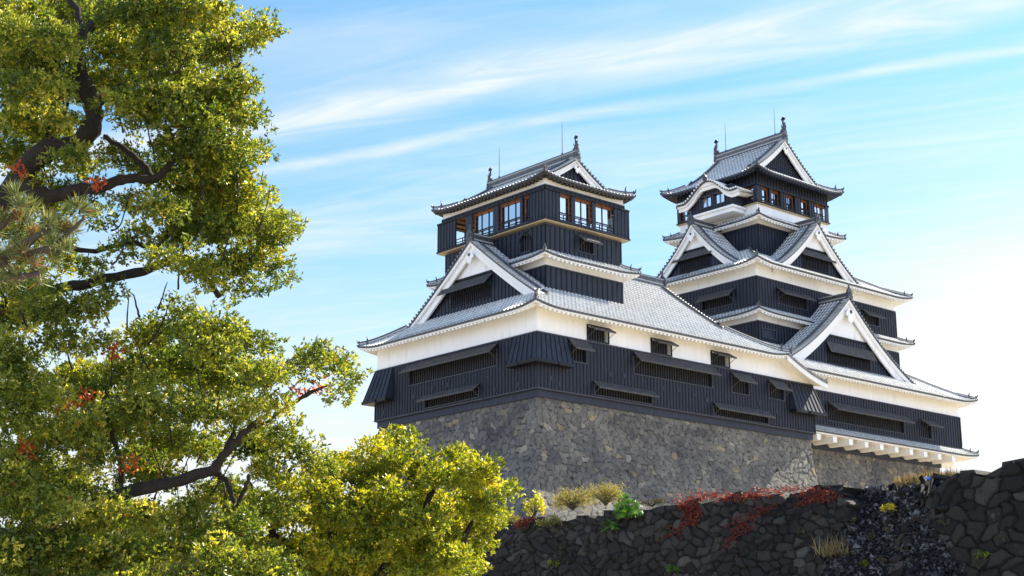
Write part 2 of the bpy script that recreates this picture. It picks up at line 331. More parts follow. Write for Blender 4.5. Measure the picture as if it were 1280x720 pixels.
def window(parent, F, h, awn=None, step=.3, label=None):
    """an opening with lattice bars and a propped-up shutter: awn=(u0,u1,ztop,zlow,out)"""
    mb = MB(); a, b, c, d = h; n = max(2, int((b - a) / step))
    for i in range(1, n): u = a + (b - a) * i / n; F.box(mb, u - .03, u + .03, -.2, -.14, c, d)
    w_ = mb.build('window', 'trim', parent)
    if awn:
        u0, u1, zt, zl, out = awn; mb = MB(); th = .07
        P = lambda u, o, z: F.pt(u, o, z)
        mb.hexa([P(u0, .09, zt - th), P(u1, .09, zt - th), P(u1, out, zl - th), P(u0, out, zl - th), P(u0, .09, zt), P(u1, .09, zt), P(u1, out, zl), P(u0, out, zl)])
        k = max(2, int((u1 - u0) / .5))
        for i in range(k + 1):                    # cover strips over the shutter boards
            u = u0 + .03 + (u1 - u0 - .06) * i / k; v = Vector((0, 0, .03))
            mb.hexa([P(u - .03, .1, zt + .002), P(u + .03, .1, zt + .002), P(u + .03, out - .01, zl + .002), P(u - .03, out - .01, zl + .002)] + [q + v for q in (P(u - .03, .1, zt), P(u + .03, .1, zt), P(u + .03, out - .01, zl), P(u - .03, out - .01, zl))])
        mb.hexa([P(u0, out + .003, zl - th - .06), P(u1, out + .003, zl - th - .06), P(u1, out + .06, zl - th - .06), P(u0, out + .06, zl - th - .06), P(u0, out + .003, zl + .03), P(u1, out + .003, zl + .03), P(u1, out + .06, zl + .03), P(u0, out + .06, zl + .03)])
        for u in (u0 + .12, u1 - .12): mb.tube([P(u, .06, zl - .55), P(u, out - .04, zl - th - .02)], .025, 5)
        mb.build('shutter', 'shutter', w_)
    return w_

def thing_part(name, parent):
    """a part whose mesh is filled in once its pieces are known"""
    o = bpy.data.objects.new(name, bpy.data.meshes.new(name)); COL.objects.link(o); o.parent = parent; o.matrix_parent_inverse = parent.matrix_basis.inverted()
    return o
# ------------------------------------------------------------------ roofs
def unit(v): return Vector(v).normalized()
Z = Vector((0, 0, 1))
def zprof(ze, H, D, c=.28): return lambda d: ze + H * ((1 - c) * (d / D) + c * (d / D) * abs(d / D))
class Slope:
    def __init__(s, P0, U, V, L, zf, lift=.35, lw=3.2, lends=(1, 1)):
        s.P0 = Vector((P0[0], P0[1], 0)); s.U = Vector((*U, 0)); s.V = Vector((*V, 0)); s.L = L; s.zf = zf; s.k = lift; s.lw = lw; s.le = lends
    def lift(s, u, d):
        g = lambda q: max(0, 1 - max(0, q) / s.lw) ** 2
        return s.k * (g(u) * s.le[0] + g(s.L - u) * s.le[1]) * g(d)
    def P(s, u, d, dz=0): 
        q = s.P0 + s.U * u + s.V * d; q.z = s.zf(d) + s.lift(u, d) + dz; return q
    def Nn(s, u, d):
        t = (s.P(u, d + .1) - s.P(u, d - .1)).normalized(); n = s.U.cross(t)
        return n if n.z > 0 else -n
def tiled(S, surf, ribs, ivals, pitch=.44, nseg=7, do_ribs=True, r=.095):
    for ua, ub, da, db in ivals:
        if ub - ua < .02: continue
        n = max(1, int((ub - ua) / .8)); us = [ua + (ub - ua) * i / n for i in range(n + 1)]
        rows = []; uvs = []
        for u in us:
            de = da + (db - da) * (u - ua) / (ub - ua); rows.append([S.P(u, de * j / nseg) for j in range(nseg + 1)]); uvs.append([(u, de * j / nseg) for j in range(nseg + 1)])
        surf.grid(rows, 0, uvs)
        if not do_ribs: continue
        k0 = math.ceil((ua + .05) / pitch); k1 = math.floor((ub - .05) / pitch)
        for k in range(k0, k1 + 1):
            u = k * pitch; de = da + (db - da) * (u - ua) / (ub - ua)
            if de < .25: continue
            ds = [-.07, .05, .051] + [.05 + (de - .05) * j / nseg for j in range(1, nseg + 1)]; rs = [r * 1.25] * 2 + [r] * (nseg + 1)
            rows = []; uvs = []
            for d, q in zip(ds, rs):
                c = S.P(u, d); nn = S.Nn(u, max(0, d)); rows.append([c + S.U * (q * math.cos(a)) + nn * (q * math.sin(a) * .72) for a in (math.pi, 2.3, math.pi / 2, .84, 0)]); uvs.append([(u, d)] * 5)
            ribs.grid(rows, 0, uvs); ribs.face(rows[0], 1, [(0, 0)] * 5)
def eave(S, mb, edge, o, u0=0, u1=None, pitch=.5, hip=(1, 1), rafters=True, soff=.22):
    """fascia, soffit and plastered rafter ends along the eave; o = overhang"""
    u1 = S.L if u1 is None else u1; n = max(1, int((u1 - u0) / .8)); us = [u0 + (u1 - u0) * i / n for i in range(n + 1)]
    def q(u, d, dz):
        uu = min(max(u, u0 + (d if hip[0] else 0)), u1 - (d if hip[1] else 0)); p_ = S.P(uu, 0, dz); p_ = p_ + S.V * d; return p_
    edge.grid([[q(u, -.02, -.005), q(u, -.02, -.16), q(u, .10, -.165)] for u in us], 0)
    mb.grid([[q(u, .10, -.162), q(u, .10, -.30), q(u, .16, -.302)] for u in us], 0)
    rise = (S.zf(o) - S.zf(0)) * .55
    mb.grid([[q(u, .16, -.30), q(u, o + .05, -.30 + rise)] for u in us], 0)
    if rafters:
        u = u0 + pitch * .5
        while u < u1 - .1:
            dm = o
            if hip[0]: dm = min(dm, u - u0)
            if hip[1]: dm = min(dm, u1 - u)
            if dm > .35:
                a = q(u, .14, 0); b = S.P(u, 0) + S.V * dm; b.z += rise * dm / o; h = S.U * .11
                mb.hexa([a - h + Z * -.46, a + h + Z * -.46, b + h + Z * -.46, b - h + Z * -.46, a - h + Z * -.303, a + h + Z * -.303, b + h + Z * -.303, b - h + Z * -.303])
            u += pitch
def sweep(mb, path, w_, h, mi=0, U=None):
    """a ridge of stacked tiles: rounded-top section swept along a path"""
    path = [Vector(p) for p in path]; rows = []; uvs = []; acc = 0
    for i, p in enumerate(path):
        t = path[min(i + 1, len(path) - 1)] - path[max(i - 1, 0)]; s_ = U if U is not None else Vector((t.y, -t.x, 0)).normalized()
        up = t.normalized().cross(s_); up = up if up.z > 0 else -up
        rows.append([p + s_ * (w_ * a) + up * (h * b) for a, b in ((-.5, -.3), (-.5, .62), (-.62, .62), (-.62, .74), (-.3, .95), (0, 1.02), (.3, .95), (.62, .74), (.62, .62), (.5, .62), (.5, -.3))])
        if i: acc += (p - path[i - 1]).length
        uvs.append([(acc, h * b) for b in (-.3, .62, .62, .74, .95, 1.02, .95, .74, .62, .62, -.3)])
    mb.grid(rows, mi, uvs); mb.face(rows[0], mi, [(0, .1)] * 11); mb.face(rows[-1], mi, [(0, .1)] * 11)
def oni(mb, p, d, s=1.0, knob=True):
    """ridge-end tile: a shouldered plate facing d, topped by a knob"""
    p = Vector(p); d = unit(d); side = Vector((-d.y, d.x, 0)).normalized()
    prof = [(-.34, -.25), (-.42, .05), (-.30, .12), (-.36, .34), (-.24, .58), (-.10, .74), (.10, .74), (.24, .58), (.36, .34), (.30, .12), (.42, .05), (.34, -.25)]
    mb.prism([p + side * (a * s) + Z * (b * s) for a, b in prof], d * (.22 * s))
    mb.ball(p + d * (.22 * s) + Z * (.28 * s), .16 * s, 0, (1, 1, 1), 8, 4)
    if knob: mb.tube([p + Z * (.66 * s) + d * .05, p + Z * (.82 * s) + d * .08, p + Z * (.98 * s) + d * .12], [.13 * s, .1 * s, .06 * s], 7); mb.ball(p + Z * (1.04 * s) + d * .12, .1 * s)
def finial(mb, p, d, s=1.0):
    """upturned bird-tail tip at an eave corner"""
    p = Vector(p); d = unit(d)
    mb.tube([p - d * .5 * s + Z * .05, p + Z * .08 * s, p + d * .22 * s + Z * .28 * s, p + d * .30 * s + Z * .62 * s], [.13 * s, .15 * s, .10 * s, .03 * s], 7)
    mb.tube([p - d * .2 * s - Z * .18 * s, p + d * .28 * s - Z * .14 * s], [.12 * s, .12 * s], 8)
    mb.ball(p + d * .02 + Z * .3 * s, .13 * s)
def gable_end(parent, c, O, Sx, W, zs, zbase, inset=.75, bw=1.05, wallz=None, orn=1.0, pend=1.0, hole=None, ridge_h=.6, lattice=False):
    """verge of a gable. c: xy of the verge centre; O: outward unit; Sx: sideways unit; zs(s): roof height at offset s; W: half width"""
    c = Vector((*c, 0)); O = Vector((*O, 0)); Sx = Vector((*Sx, 0)); n = 14
    P = lambda s_, o, z: c + Sx * s_ + O * o + Z * z
    sl = [W * i / n for i in range(n + 1)]
    bb = MB()
    for sg in (-1, 1):
        for (o0, o1, t0, t1) in ((-.05, -.26, -.05, -.42 * bw), (-.28, -.46, -.30 * bw, -1.0 * bw)):
            rows = []
            for s_ in sl:
                g = 1 + .12 * (s_ / W) ** 3; z = zs(s_)
                a, b = (max(zbase - .6, z + t0), max(zbase - .65, z + t1 * g))
                rows.append([P(sg * s_, o0, a), P(sg * s_, o0, b), P(sg * s_, o1, b), P(sg * s_, o1, a)])
            bb.grid(rows, 0, None, True); bb.face(rows[-1]); bb.face(rows[0])
        rows = [[P(sg * s_, -.40, zs(s_) - .13), P(sg * s_, -inset - .05, zs(s_) - .13)] for s_ in sl]; bb.grid(rows)
    barge = bb.build('bargeboard', 'plaster', parent)
    # pendant under the apex
    za = zs(0); s = pend; pm = MB(); y0 = za - 1.35 * bw
    prof = [(-.20, .42), (-.46, .20), (-.58, -.02), (-.46, -.20), (-.30, -.18), (-.34, -.42), (-.22, -.60), (-.08, -.62), (0, -.82), (.08, -.62), (.22, -.60), (.34, -.42), (.30, -.18), (.46, -.20), (.58, -.02), (.46, .20), (.20, .42)]
    pm.prism([P(a * s, -.03, y0 + b * s) for a, b in prof], O * .10, 0)
    k = 10; pm.prism([P(.15 * s * math.cos(2 * math.pi * i / k), .08, y0 + .18 * s + .15 * s * math.sin(2 * math.pi * i / k)) for i in range(k)], O * .06, 1)
    pm.build('gable_pendant', ['plaster', 'orn'], parent)
    # verge tiles lying across the edge and a descending ridge behind them
    vt = MB()
    for sg in (-1, 1):
        rd = MB()
        s_ = .25
        while s_ < W - .1:
            t = Vector((Sx * sg)) + Z * (zs(s_ + .05) - zs(s_ - .05)) * 10; t.normalize(); up = O.cross(t); up = up if up.z > 0 else -up
            rows = []
            for o, r in ((.10, .125), (.0, .125), (-.01, .1), (-.62, .1)):
                cc = P(sg * s_, o, zs(s_)); rows.append([cc + t * (r * math.cos(a)) + up * (r * 1.15 * math.sin(a)) for a in (math.pi, 2.3, math.pi / 2, .84, 0)])
            uu = [[(s_, o)] * 5 for o in (.12, .16, .2, .3)]
            vt.grid(rows, 0, uu); vt.face(rows[0], 1, [(0, 0)] * 5); s_ += .33
        vt.grid([[P(sg * q, .04, zs(q) - .02), P(sg * q, .04, zs(q) - .15), P(sg * q, -.1, zs(q) - .155)] for q in sl], 2)
        sweep(rd, [P(sg * q, -.78, zs(q)) for q in sl[1:]], .26, .30); rd.build('descending_ridge', 'ridge', parent)
    vt.build('verge_tiles', ['rib', 'cap', 'orn'], parent)
    # gable wall
    gm = MB(); o = -inset
    zt = lambda q: zs(abs(q)) - .14
    ss = [-W + 2 * W * i / 28 for i in range(29)]
    wz = wallz if wallz is not None else 1e9
    for i in range(28):
        a, b = ss[i], ss[i + 1]; ta, tb = zt(a), zt(b)
        lo_ = zbase - .4
        if max(ta, tb) <= lo_: continue
        ta, tb = max(ta, lo_), max(tb, lo_)
        gm.face([P(a, o, lo_), P(b, o, lo_), P(b, o, min(tb, wz)), P(a, o, min(ta, wz))], 0)
        if max(ta, tb) > wz: gm.face([P(a, o + .05, min(ta, wz)), P(b, o + .05, min(tb, wz)), P(b, o + .05, tb), P(a, o + .05, ta)], 2)
    stepb = .46 if not lattice else .34
    q = -W + .3
    while q < W:
        top = min(zt(q), wz) - .05
        if top > zbase + .1 and not (hole and hole[0] - .05 < q < hole[1] + .05 and False):
            segs = [(zbase - .1, top)]
            if hole and hole[0] < q < hole[1]: segs = [(zbase - .1, hole[2]), (hole[3], top)]
            for a, b in segs:
                if b - a > .05: gm.hexa([P(q - .03, o + .003, a), P(q + .03, o + .003, a), P(q + .03, o + .05, a), P(q - .03, o + .05, a), P(q - .03, o + .003, b), P(q + .03, o + .003, b), P(q + .03, o + .05, b), P(q - .03, o + .05, b)], 1)
        q += stepb
    if lattice:
        z = zbase + .2
        while z < za - 1.2:
            hw = max([abs(x) for x in ss if zt(x) > z + .1] or [0])
            if hw > .2: gm.hexa([P(-hw, o + .01, z), P(hw, o + .01, z), P(hw, o + .06, z), P(-hw, o + .06, z), P(-hw, o + .01, z + .06), P(hw, o + .01, z + .06), P(hw, o + .06, z + .06), P(-hw, o + .06, z + .06)], 1)
            z += .34
    if hole:
        a, b, c0, d0 = hole
        gm.face([P(a, o + .012, c0), P(b, o + .012, c0), P(b, o + .012, d0), P(a, o + .012, d0)], 3)
        m_ = int((b - a) / .26)
        for i in range(m_ + 1):
            u = a + (b - a) * i / m_; gm.hexa([P(u - .04, o + .02, c0), P(u + .04, o + .02, c0), P(u + .04, o + .10, c0), P(u - .04, o + .10, c0), P(u - .04, o + .02, d0), P(u + .04, o + .02, d0), P(u + .04, o + .10, d0), P(u - .04, o + .10, d0)], 1)
        for z in (c0 - .08, d0): gm.hexa([P(a - .08, o + .02, z), P(b + .08, o + .02, z), P(b + .08, o + .12, z), P(a - .08, o + .12, z), P(a - .08, o + .02, z + .08), P(b + .08, o + .02, z + .08), P(b + .08, o + .12, z + .08), P(a - .08, o + .12, z + .08)], 1)
    if wallz is not None:
        hw = max([abs(x) for x in ss if zt(x) > wz] or [.5]) ; gm.hexa([P(-hw, o + .06, wz - .12), P(hw, o + .06, wz - .12), P(hw, o + .16, wz - .12), P(-hw, o + .16, wz - .12), P(-hw, o + .06, wz + .06), P(hw, o + .06, wz + .06), P(hw, o + .16, wz + .06), P(-hw, o + .16, wz + .06)], 1)
    gw = gm.build('gable_wall', ['board', 'batten', 'plaster', 'dark'], parent)
    om = MB(); oni(om, P(0, -.12, za + .12), O, orn); om.build('ridge_end_tile', 'orn', parent)
    return gw, P
def gable_shutter(parent, P, inset, s0, s1, zt, zl, out):
    mb = MB(); o = -inset
    mb.hexa([P(s0, o + .12, zt - .07), P(s1, o + .12, zt - .07), P(s1, o + out, zl - .07), P(s0, o + out, zl - .07), P(s0, o + .12, zt), P(s1, o + .12, zt), P(s1, o + out, zl), P(s0, o + out, zl)])
    k = int((s1 - s0) / .5)
    for i in range(k + 1):
        u = s0 + .03 + (s1 - s0 - .06) * i / k
        mb.hexa([P(u - .03, o + .13, zt + .002), P(u + .03, o + .13, zt + .002), P(u + .03, o + out - .01, zl + .002), P(u - .03, o + out - .01, zl + .002), P(u - .03, o + .13, zt + .03), P(u + .03, o + .13, zt + .03), P(u + .03, o + out - .01, zl + .03), P(u - .03, o + out - .01, zl + .03)])
    mb.build('shutter', 'shutter', parent)

def hip_ridges(parent, pts, s=1.0, w_=.26, h=.30):
    for path, d in pts:
        rd = MB(); om = MB(); sweep(rd, path, w_ * s, h * s); p = Vector(path[0])
        finial(om, p + Vector((*d, 0)).normalized() * .05 + Z * .05, (*d, 0), .8 * s); oni(om, p - Vector((*d, 0)).normalized() * .75 + Z * .2 * s, (*d, 0), .55 * s)
        rd.build('hip_ridge', 'ridge', parent); om.build('corner_ornament', 'orn', parent)
def irimoya(parent, x0, x1, y0, y1, ze, zr, axis, sb, over, lift=.4, c=.28, soffit='plaster', gables=(), pitch=.44, ridge_h=.9, name='tile_roof', sb2=None, gargs=None):
    """hip-and-gable roof. axis: ridge direction; sb: setback of the verges"""
    roof = thing_part(name, parent)
    surf = MB(); ribs = MB(); ev = MB(); ed = MB()
    sb2 = sb if sb2 is None else sb2
    if axis == 'x': D = (y1 - y0) / 2; L = x1 - x0; Lend = y1 - y0
    else: D = (x1 - x0) / 2; L = y1 - y0; Lend = x1 - x0
    zf = zprof(ze, zr - ze, D, c)
    if axis == 'x':
        mains = [Slope((x0, y0), (1, 0), (0, 1), L, zf, lift), Slope((x0, y1), (1, 0), (0, -1), L, zf, lift)]
        ends = [Slope((x0, y0), (0, 1), (1, 0), Lend, zf, lift), Slope((x1, y0), (0, 1), (-1, 0), Lend, zf, lift)]
        vis = (True, False), (True, False)
    else:
        mains = [Slope((x0, y0), (0, 1), (1, 0), L, zf, lift), Slope((x1, y0), (0, 1), (-1, 0), L, zf, lift)]
        ends = [Slope((x0, y0), (1, 0), (0, 1), Lend, zf, lift), Slope((x0, y1), (1, 0), (0, -1), Lend, zf, lift)]
        vis = (True, False), (True, False)
    for S, v in zip(mains, vis[0]):
        tiled(S, surf, ribs, [(0, sb, 0, sb), (sb, L - sb2, D, D), (L - sb2, L, sb2, 0)], pitch, 9, v); eave(S, ev, ed, over, rafters=v)
    for S, v, q in zip(ends, vis[1], (sb, sb2)):
        dd = q + .9; tiled(S, surf, ribs, [(0, q, 0, q), (q, Lend - q, dd, dd), (Lend - q, Lend, q, 0)], pitch, 5, v); eave(S, ev, ed, over, rafters=v)
    surf.build(name, 'pan', smooth=True, into=roof); ribs.build('round_tiles', ['rib', 'cap'], roof, True); ev.build('eave_soffit', soffit, roof); ed.build('eave_edge', 'orn', roof)
    hp = []
    for S, q, e in ((mains[0], sb, 0), (mains[0], sb2, 1), (mains[1], sb, 0), (mains[1], sb2, 1)):
        path = [S.P((t if not e else L - t), t, .05) for t in [.15 + (q - .1) * i / 6 for i in range(7)]]
        dv = Vector(path[0]) - Vector(path[1]); hp.append((path, (dv.x, dv.y)))
    hip_ridges(roof, hp)
    # main ridge
    rd = MB(); a0, a1 = sb - .05, L - sb2 + .05
    cx, cy = (x0 + x1) / 2, (y0 + y1) / 2
    mk = (lambda t: Vector((x0 + t, cy, zr))) if axis == 'x' else (lambda t: Vector((cx, y0 + t, zr)))
    sweep(rd, [mk(a0), mk((a0 + a1) / 2), mk(a1)], .55, ridge_h); rd.build('main_ridge', 'ridge', roof)
    info = dict(zf=zf, D=D, mk=mk, a0=a0, a1=a1, roof=roof)
    for e in gables:
        q = sb if e == 0 else sb2; W = D - q * .0
        t = q if e == 0 else L - q
        O = {('x', 0): (-1, 0), ('x', 1): (1, 0), ('y', 0): (0, -1), ('y', 1): (0, 1)}[(axis, e)]; Sx = (0, 1) if axis == 'x' else (1, 0)
        m_ = mk(t); k = dict(gargs or {}) if e == 0 else {k_: v_ for k_, v_ in (gargs or {}).items() if k_ in ('bw', 'pend', 'orn')}
        info['g%d' % e] = gable_end(roof, (m_.x, m_.y), O, Sx, D - q - .05 + .35, lambda s_: zf(D - s_), zf(q), **k)
    return info
def skirt(parent, x0, x1, y0, y1, ze, dep, slope, over, lift=.3, sides='RLXY', hips=True, c=.15, pitch=.44, rafters=True, vis='RL', name='skirt_roof', knob=True):
    """a pent roof running round a storey; sides R(-Y) L(-X) X(+X) Y(+Y)"""
    roof = thing_part(name, parent); surf = MB(); ribs = MB(); ev = MB(); ed = MB()
    zf = zprof(ze, slope * dep, dep, c)
    le = (('L' in sides) * 1, ('X' in sides) * 1); lf = (('R' in sides) * 1, ('Y' in sides) * 1)
    S = {'R': Slope((x0, y0), (1, 0), (0, 1), x1 - x0, zf, lift, lends=le), 'Y': Slope((x0, y1), (1, 0), (0, -1), x1 - x0, zf, lift, lends=le),
         'L': Slope((x0, y0), (0, 1), (1, 0), y1 - y0, zf, lift, lends=lf), 'X': Slope((x1, y0), (0, 1), (-1, 0), y1 - y0, zf, lift, lends=lf)}
    for k in sides:
        T = S[k]; a, b = T.le; da = min(dep, T.L / 2)
        iv = ([(0, da, 0, da)] if a else [(0, da, da, da)]) + [(da, T.L - da, da, da)] + ([(T.L - da, T.L, da, 0)] if b else [(T.L - da, T.L, da, da)])
        tiled(T, surf, ribs, iv, pitch, 5 if dep > 2 else 3, k in vis); eave(T, ev, ed, over, hip=(a, b), rafters=rafters and k in vis)
    surf.build(name, 'pan', smooth=True, into=roof); ribs.build('round_tiles', ['rib', 'cap'], roof, True); ev.build('eave_soffit', 'plaster', roof); ed.build('eave_edge', 'orn', roof)
    hp = []
    for k, e, need in (('R', 0, 'RL'), ('R', 1, 'RX'), ('Y', 0, 'YL'), ('Y', 1, 'YX')):
        if not all(q in sides for q in need): continue
        T = S[k]; path = [T.P(t if not e else T.L - t, t, .05) for t in [.15 + (dep - .15) * i / 4 for i in range(5)]]
        dv = Vector(path[0]) - Vector(path[1]); hp.append((path, (dv.x, dv.y)))
    if hp: hip_ridges(roof, hp, .85)
    return roof, zf
def dormer(parent, C, O, W, zfoot, zapex, depth, c=.40, pitch=.44, orn=1.1, **k):
    """a triangular gable standing on the roof below"""
    g = thing_part('gable', parent); surf = MB(); ribs = MB()
    O_ = Vector((*O, 0)); Sx = Vector((abs(O[1]), abs(O[0]), 0)); zf = zprof(zfoot, zapex - zfoot, W, c)
    for sg in (1, -1):
        p = Vector((*C, 0)) - Sx * (W * sg)
        T = Slope((p.x, p.y), (-O[0], -O[1]), (Sx.x * sg, Sx.y * sg), depth, zf, 0)
        tiled(T, surf, ribs, [(0, .85, W, W)], pitch, 9, False); tiled(T, surf, ribs, [(.85, depth, W, W)], pitch, 9, True)
    surf.build('gable', 'pan', smooth=True, into=g); ribs.build('round_tiles', ['rib', 'cap'], g, True)
    rd = MB(); a = Vector((*C, zapex)); sweep(rd, [a + O_ * .02, a - O_ * depth * .5, a - O_ * depth], .45, .62); rd.build('main_ridge', 'ridge', g)
    gw, P = gable_end(g, C, O, (Sx.x, Sx.y), W, lambda s_: zf(W - s_), zfoot, orn=orn, **k)
    return g, P
def fish(parent, p, d, s=1.0):
    """dolphin-like roof fish: head down on the ridge, tail up"""
    p = Vector(p); d = unit(d); mb = MB(); side = Vector((-d.y, d.x, 0))
    Q = lambda a, b: p + d * (a * s) + Z * (b * s)
    mb.tube([Q(-.30, .10), Q(-.10, .12), Q(.12, .28), Q(.16, .58), Q(.02, .92), Q(-.04, 1.2), Q(.06, 1.42)], [.12 * s, .24 * s, .26 * s, .21 * s, .14 * s, .09 * s, .04 * s], 8)
    for b0, ang in ((1.2, .75), (1.2, -.85), (1.3, .0), (1.25, .4), (1.25, -.4)):     # tail fan
        t = Q(.04, b0); v = Vector(d) * math.sin(ang) + Z * math.cos(ang); n = Vector(d) * math.cos(ang) - Z * math.sin(ang)
        mb.prism([t - n * .05 * s - side * .04 * s, t + v * .28 * s - n * .12 * s - side * .04 * s, t + v * .42 * s - side * .04 * s, t + v * .28 * s + n * .10 * s - side * .04 * s, t + n * .05 * s - side * .04 * s], side * .08 * s)
    for b in (.35, .6, .85):                                      # dorsal spines
        mb.prism([Q(.30 - b * .12, b - .1) - side * .03 * s, Q(.46 - b * .14, b + .12) - side * .03 * s, Q(.26 - b * .14, b + .14) - side * .03 * s], side * .06 * s)
    for sg in (1, -1): mb.prism([Q(.05, .35) + side * sg * .2 * s, Q(.0, .62) + side * sg * .42 * s, Q(-.1, .4) + side * sg * .24 * s], d * .06 * s)
    mb.box(p.x - .26 * s, p.x + .26 * s, p.y - .26 * s, p.y + .26 * s, p.z - .12, p.z + .1 * s)
    return mb.build('roof_fish', 'orn', parent)
def rod(parent, p, h):
    mb = MB(); p = Vector(p); mb.tube([p, p + Z * h * .5, p + Z * h], [.035, .03, .015], 6); mb.tube([p - Z * .1, p + Z * .25], .09, 8); mb.build('lightning_rod', 'steel', parent)
def plaster_wall(parent, F, u0, u1, z0, z1, holes=(), name='plaster_wall'):
    mb = MB(); wall_sheet(mb, F, u0, u1, z0, z1, holes, .4, 0, 1)
    for a, b, c, d in holes:
        for q in ((a - .1, b + .1, c - .1, c), (a - .1, b + .1, d, d + .1), (a - .1, a, c, d), (b, b + .1, c, d)): F.box(mb, q[0], q[1], .003, .1, q[2], q[3], 2)
    return mb.build(name, ['plaster', 'dark', 'batten'], parent)
def back_walls(parent, x1, y1, x0, y0, z0, z1, m, name):
    mb = MB(); mb.face([(x1, y0, z0), (x1, y1, z0), (x1, y1, z1), (x1, y0, z1)]); mb.face([(x0, y1, z0), (x1, y1, z0), (x1, y1, z1), (x0, y1, z1)])
    if m == 'board':
        u = y0
        while u < y1: mb.box(x1 + .002, x1 + .04, u, u + .06, z0, z1, 1); u += .46
        u = x0
        while u < x1: mb.box(u, u + .06, y1 + .002, y1 + .04, z0, z1, 1); u += .46
    mb.build(name, [m, 'batten'], parent)
def storey(parent, x0, x1, y0, y1, z0, z1, zp, hR=(), hL=(), pitch=.46, zR=None):
    """one storey: boarded below z1, plastered from z1 to zp"""
    FR, FL = Fc('R', y0), Fc('L', x0)
    if z1 > z0:
        board_wall(parent, FR, x0, x1, z0, z1, hR, pitch); board_wall(parent, FL, y0, y1, z0, z1, hL, pitch)
        back_walls(parent, x1, y1, x0, y0, z0, z1, 'board', 'board_wall')
        mb = MB(); mb.box(x0 - .07, x0 + .07, y0 - .07, y0 + .07, z0, z1); mb.build('corner_post', 'batten', parent)
    if zp > z1:
        plaster_wall(parent, Fc('R', y0 + .05), x0 + .05, x1 - .05, z1, zp); plaster_wall(parent, Fc('L', x0 + .05), y0 + .05, y1 - .05, z1, zp)
        back_walls(parent, x1 - .05, y1 - .05, x0 + .05, y0 + .05, z1, zp, 'plaster', 'plaster_wall')
    return FR, FL
def corner_bay(parent, cx, cy, sx, sy, lx, ly, zt, zb, out):
    """stone-dropping bay wrapping a wall corner; sx, sy: outward signs; lx, ly: lengths along x and y"""
    mb = MB(); ix, iy = -sx, -sy
    def L(o, t): return [(cx + sx * o, cy + sy * o), (cx + ix * lx, cy + sy * o), (cx + ix * lx, cy + iy * t), (cx + ix * t, cy + iy * t), (cx + ix * t, cy + iy * ly), (cx + sx * o, cy + iy * ly)]
    a = [Vector((*p, zt)) for p in L(.05, .2)]; b = [Vector((*p, zb)) for p in L(out, .2)]; n = 6
    for i in range(n): j = (i + 1) % n; mb.face([b[i], b[j], a[j], a[i]])
    mb.face(a); mb.face(b)
    bay = mb.build('stone_drop_bay', 'board', parent)
    st = MB()
    for (p, q, r, s_) in ((a[0], a[1], b[0], b[1]), (a[0], a[5], b[0], b[5])):
        k = max(2, int((p - q).length / .46)); nrm = (q - p).cross(r - p).normalized()
        nrm = nrm if nrm.x * sx + nrm.y * sy > 0 else -nrm; e = (q - p).normalized() * .03
        for i in range(k + 1):
            t0 = p.lerp(q, i / k); t1 = r.lerp(s_, i / k); st.hexa([t1 - e + nrm * .002, t1 + e + nrm * .002, t1 + e + nrm * .05, t1 - e + nrm * .05, t0 - e + nrm * .002, t0 + e + nrm * .002, t0 + e + nrm * .05, t0 - e + nrm * .05])
    st.build('cover_strips', 'batten', bay)
    lg = MB(); o = out + .12
    X = lambda u0, u1, v0, v1: lg.box(min(u0, u1), max(u0, u1), min(v0, v1), max(v0, v1), zb - .28, zb - .01)
    X(cx + sx * o, cx + ix * (lx * .45), cy + sy * .1, cy + sy * o); X(cx + ix * (lx * .5), cx + ix * (lx + .05), cy + sy * .1, cy + sy * (o - .06))
    X(cx + sx * .1, cx + sx * o, cy + sy * .09, cy + iy * (ly * .45)); X(cx + sx * .1, cx + sx * (o - .06), cy + iy * (ly * .5), cy + iy * (ly + .05))
    lg.build('bay_ledge', 'batten', bay)
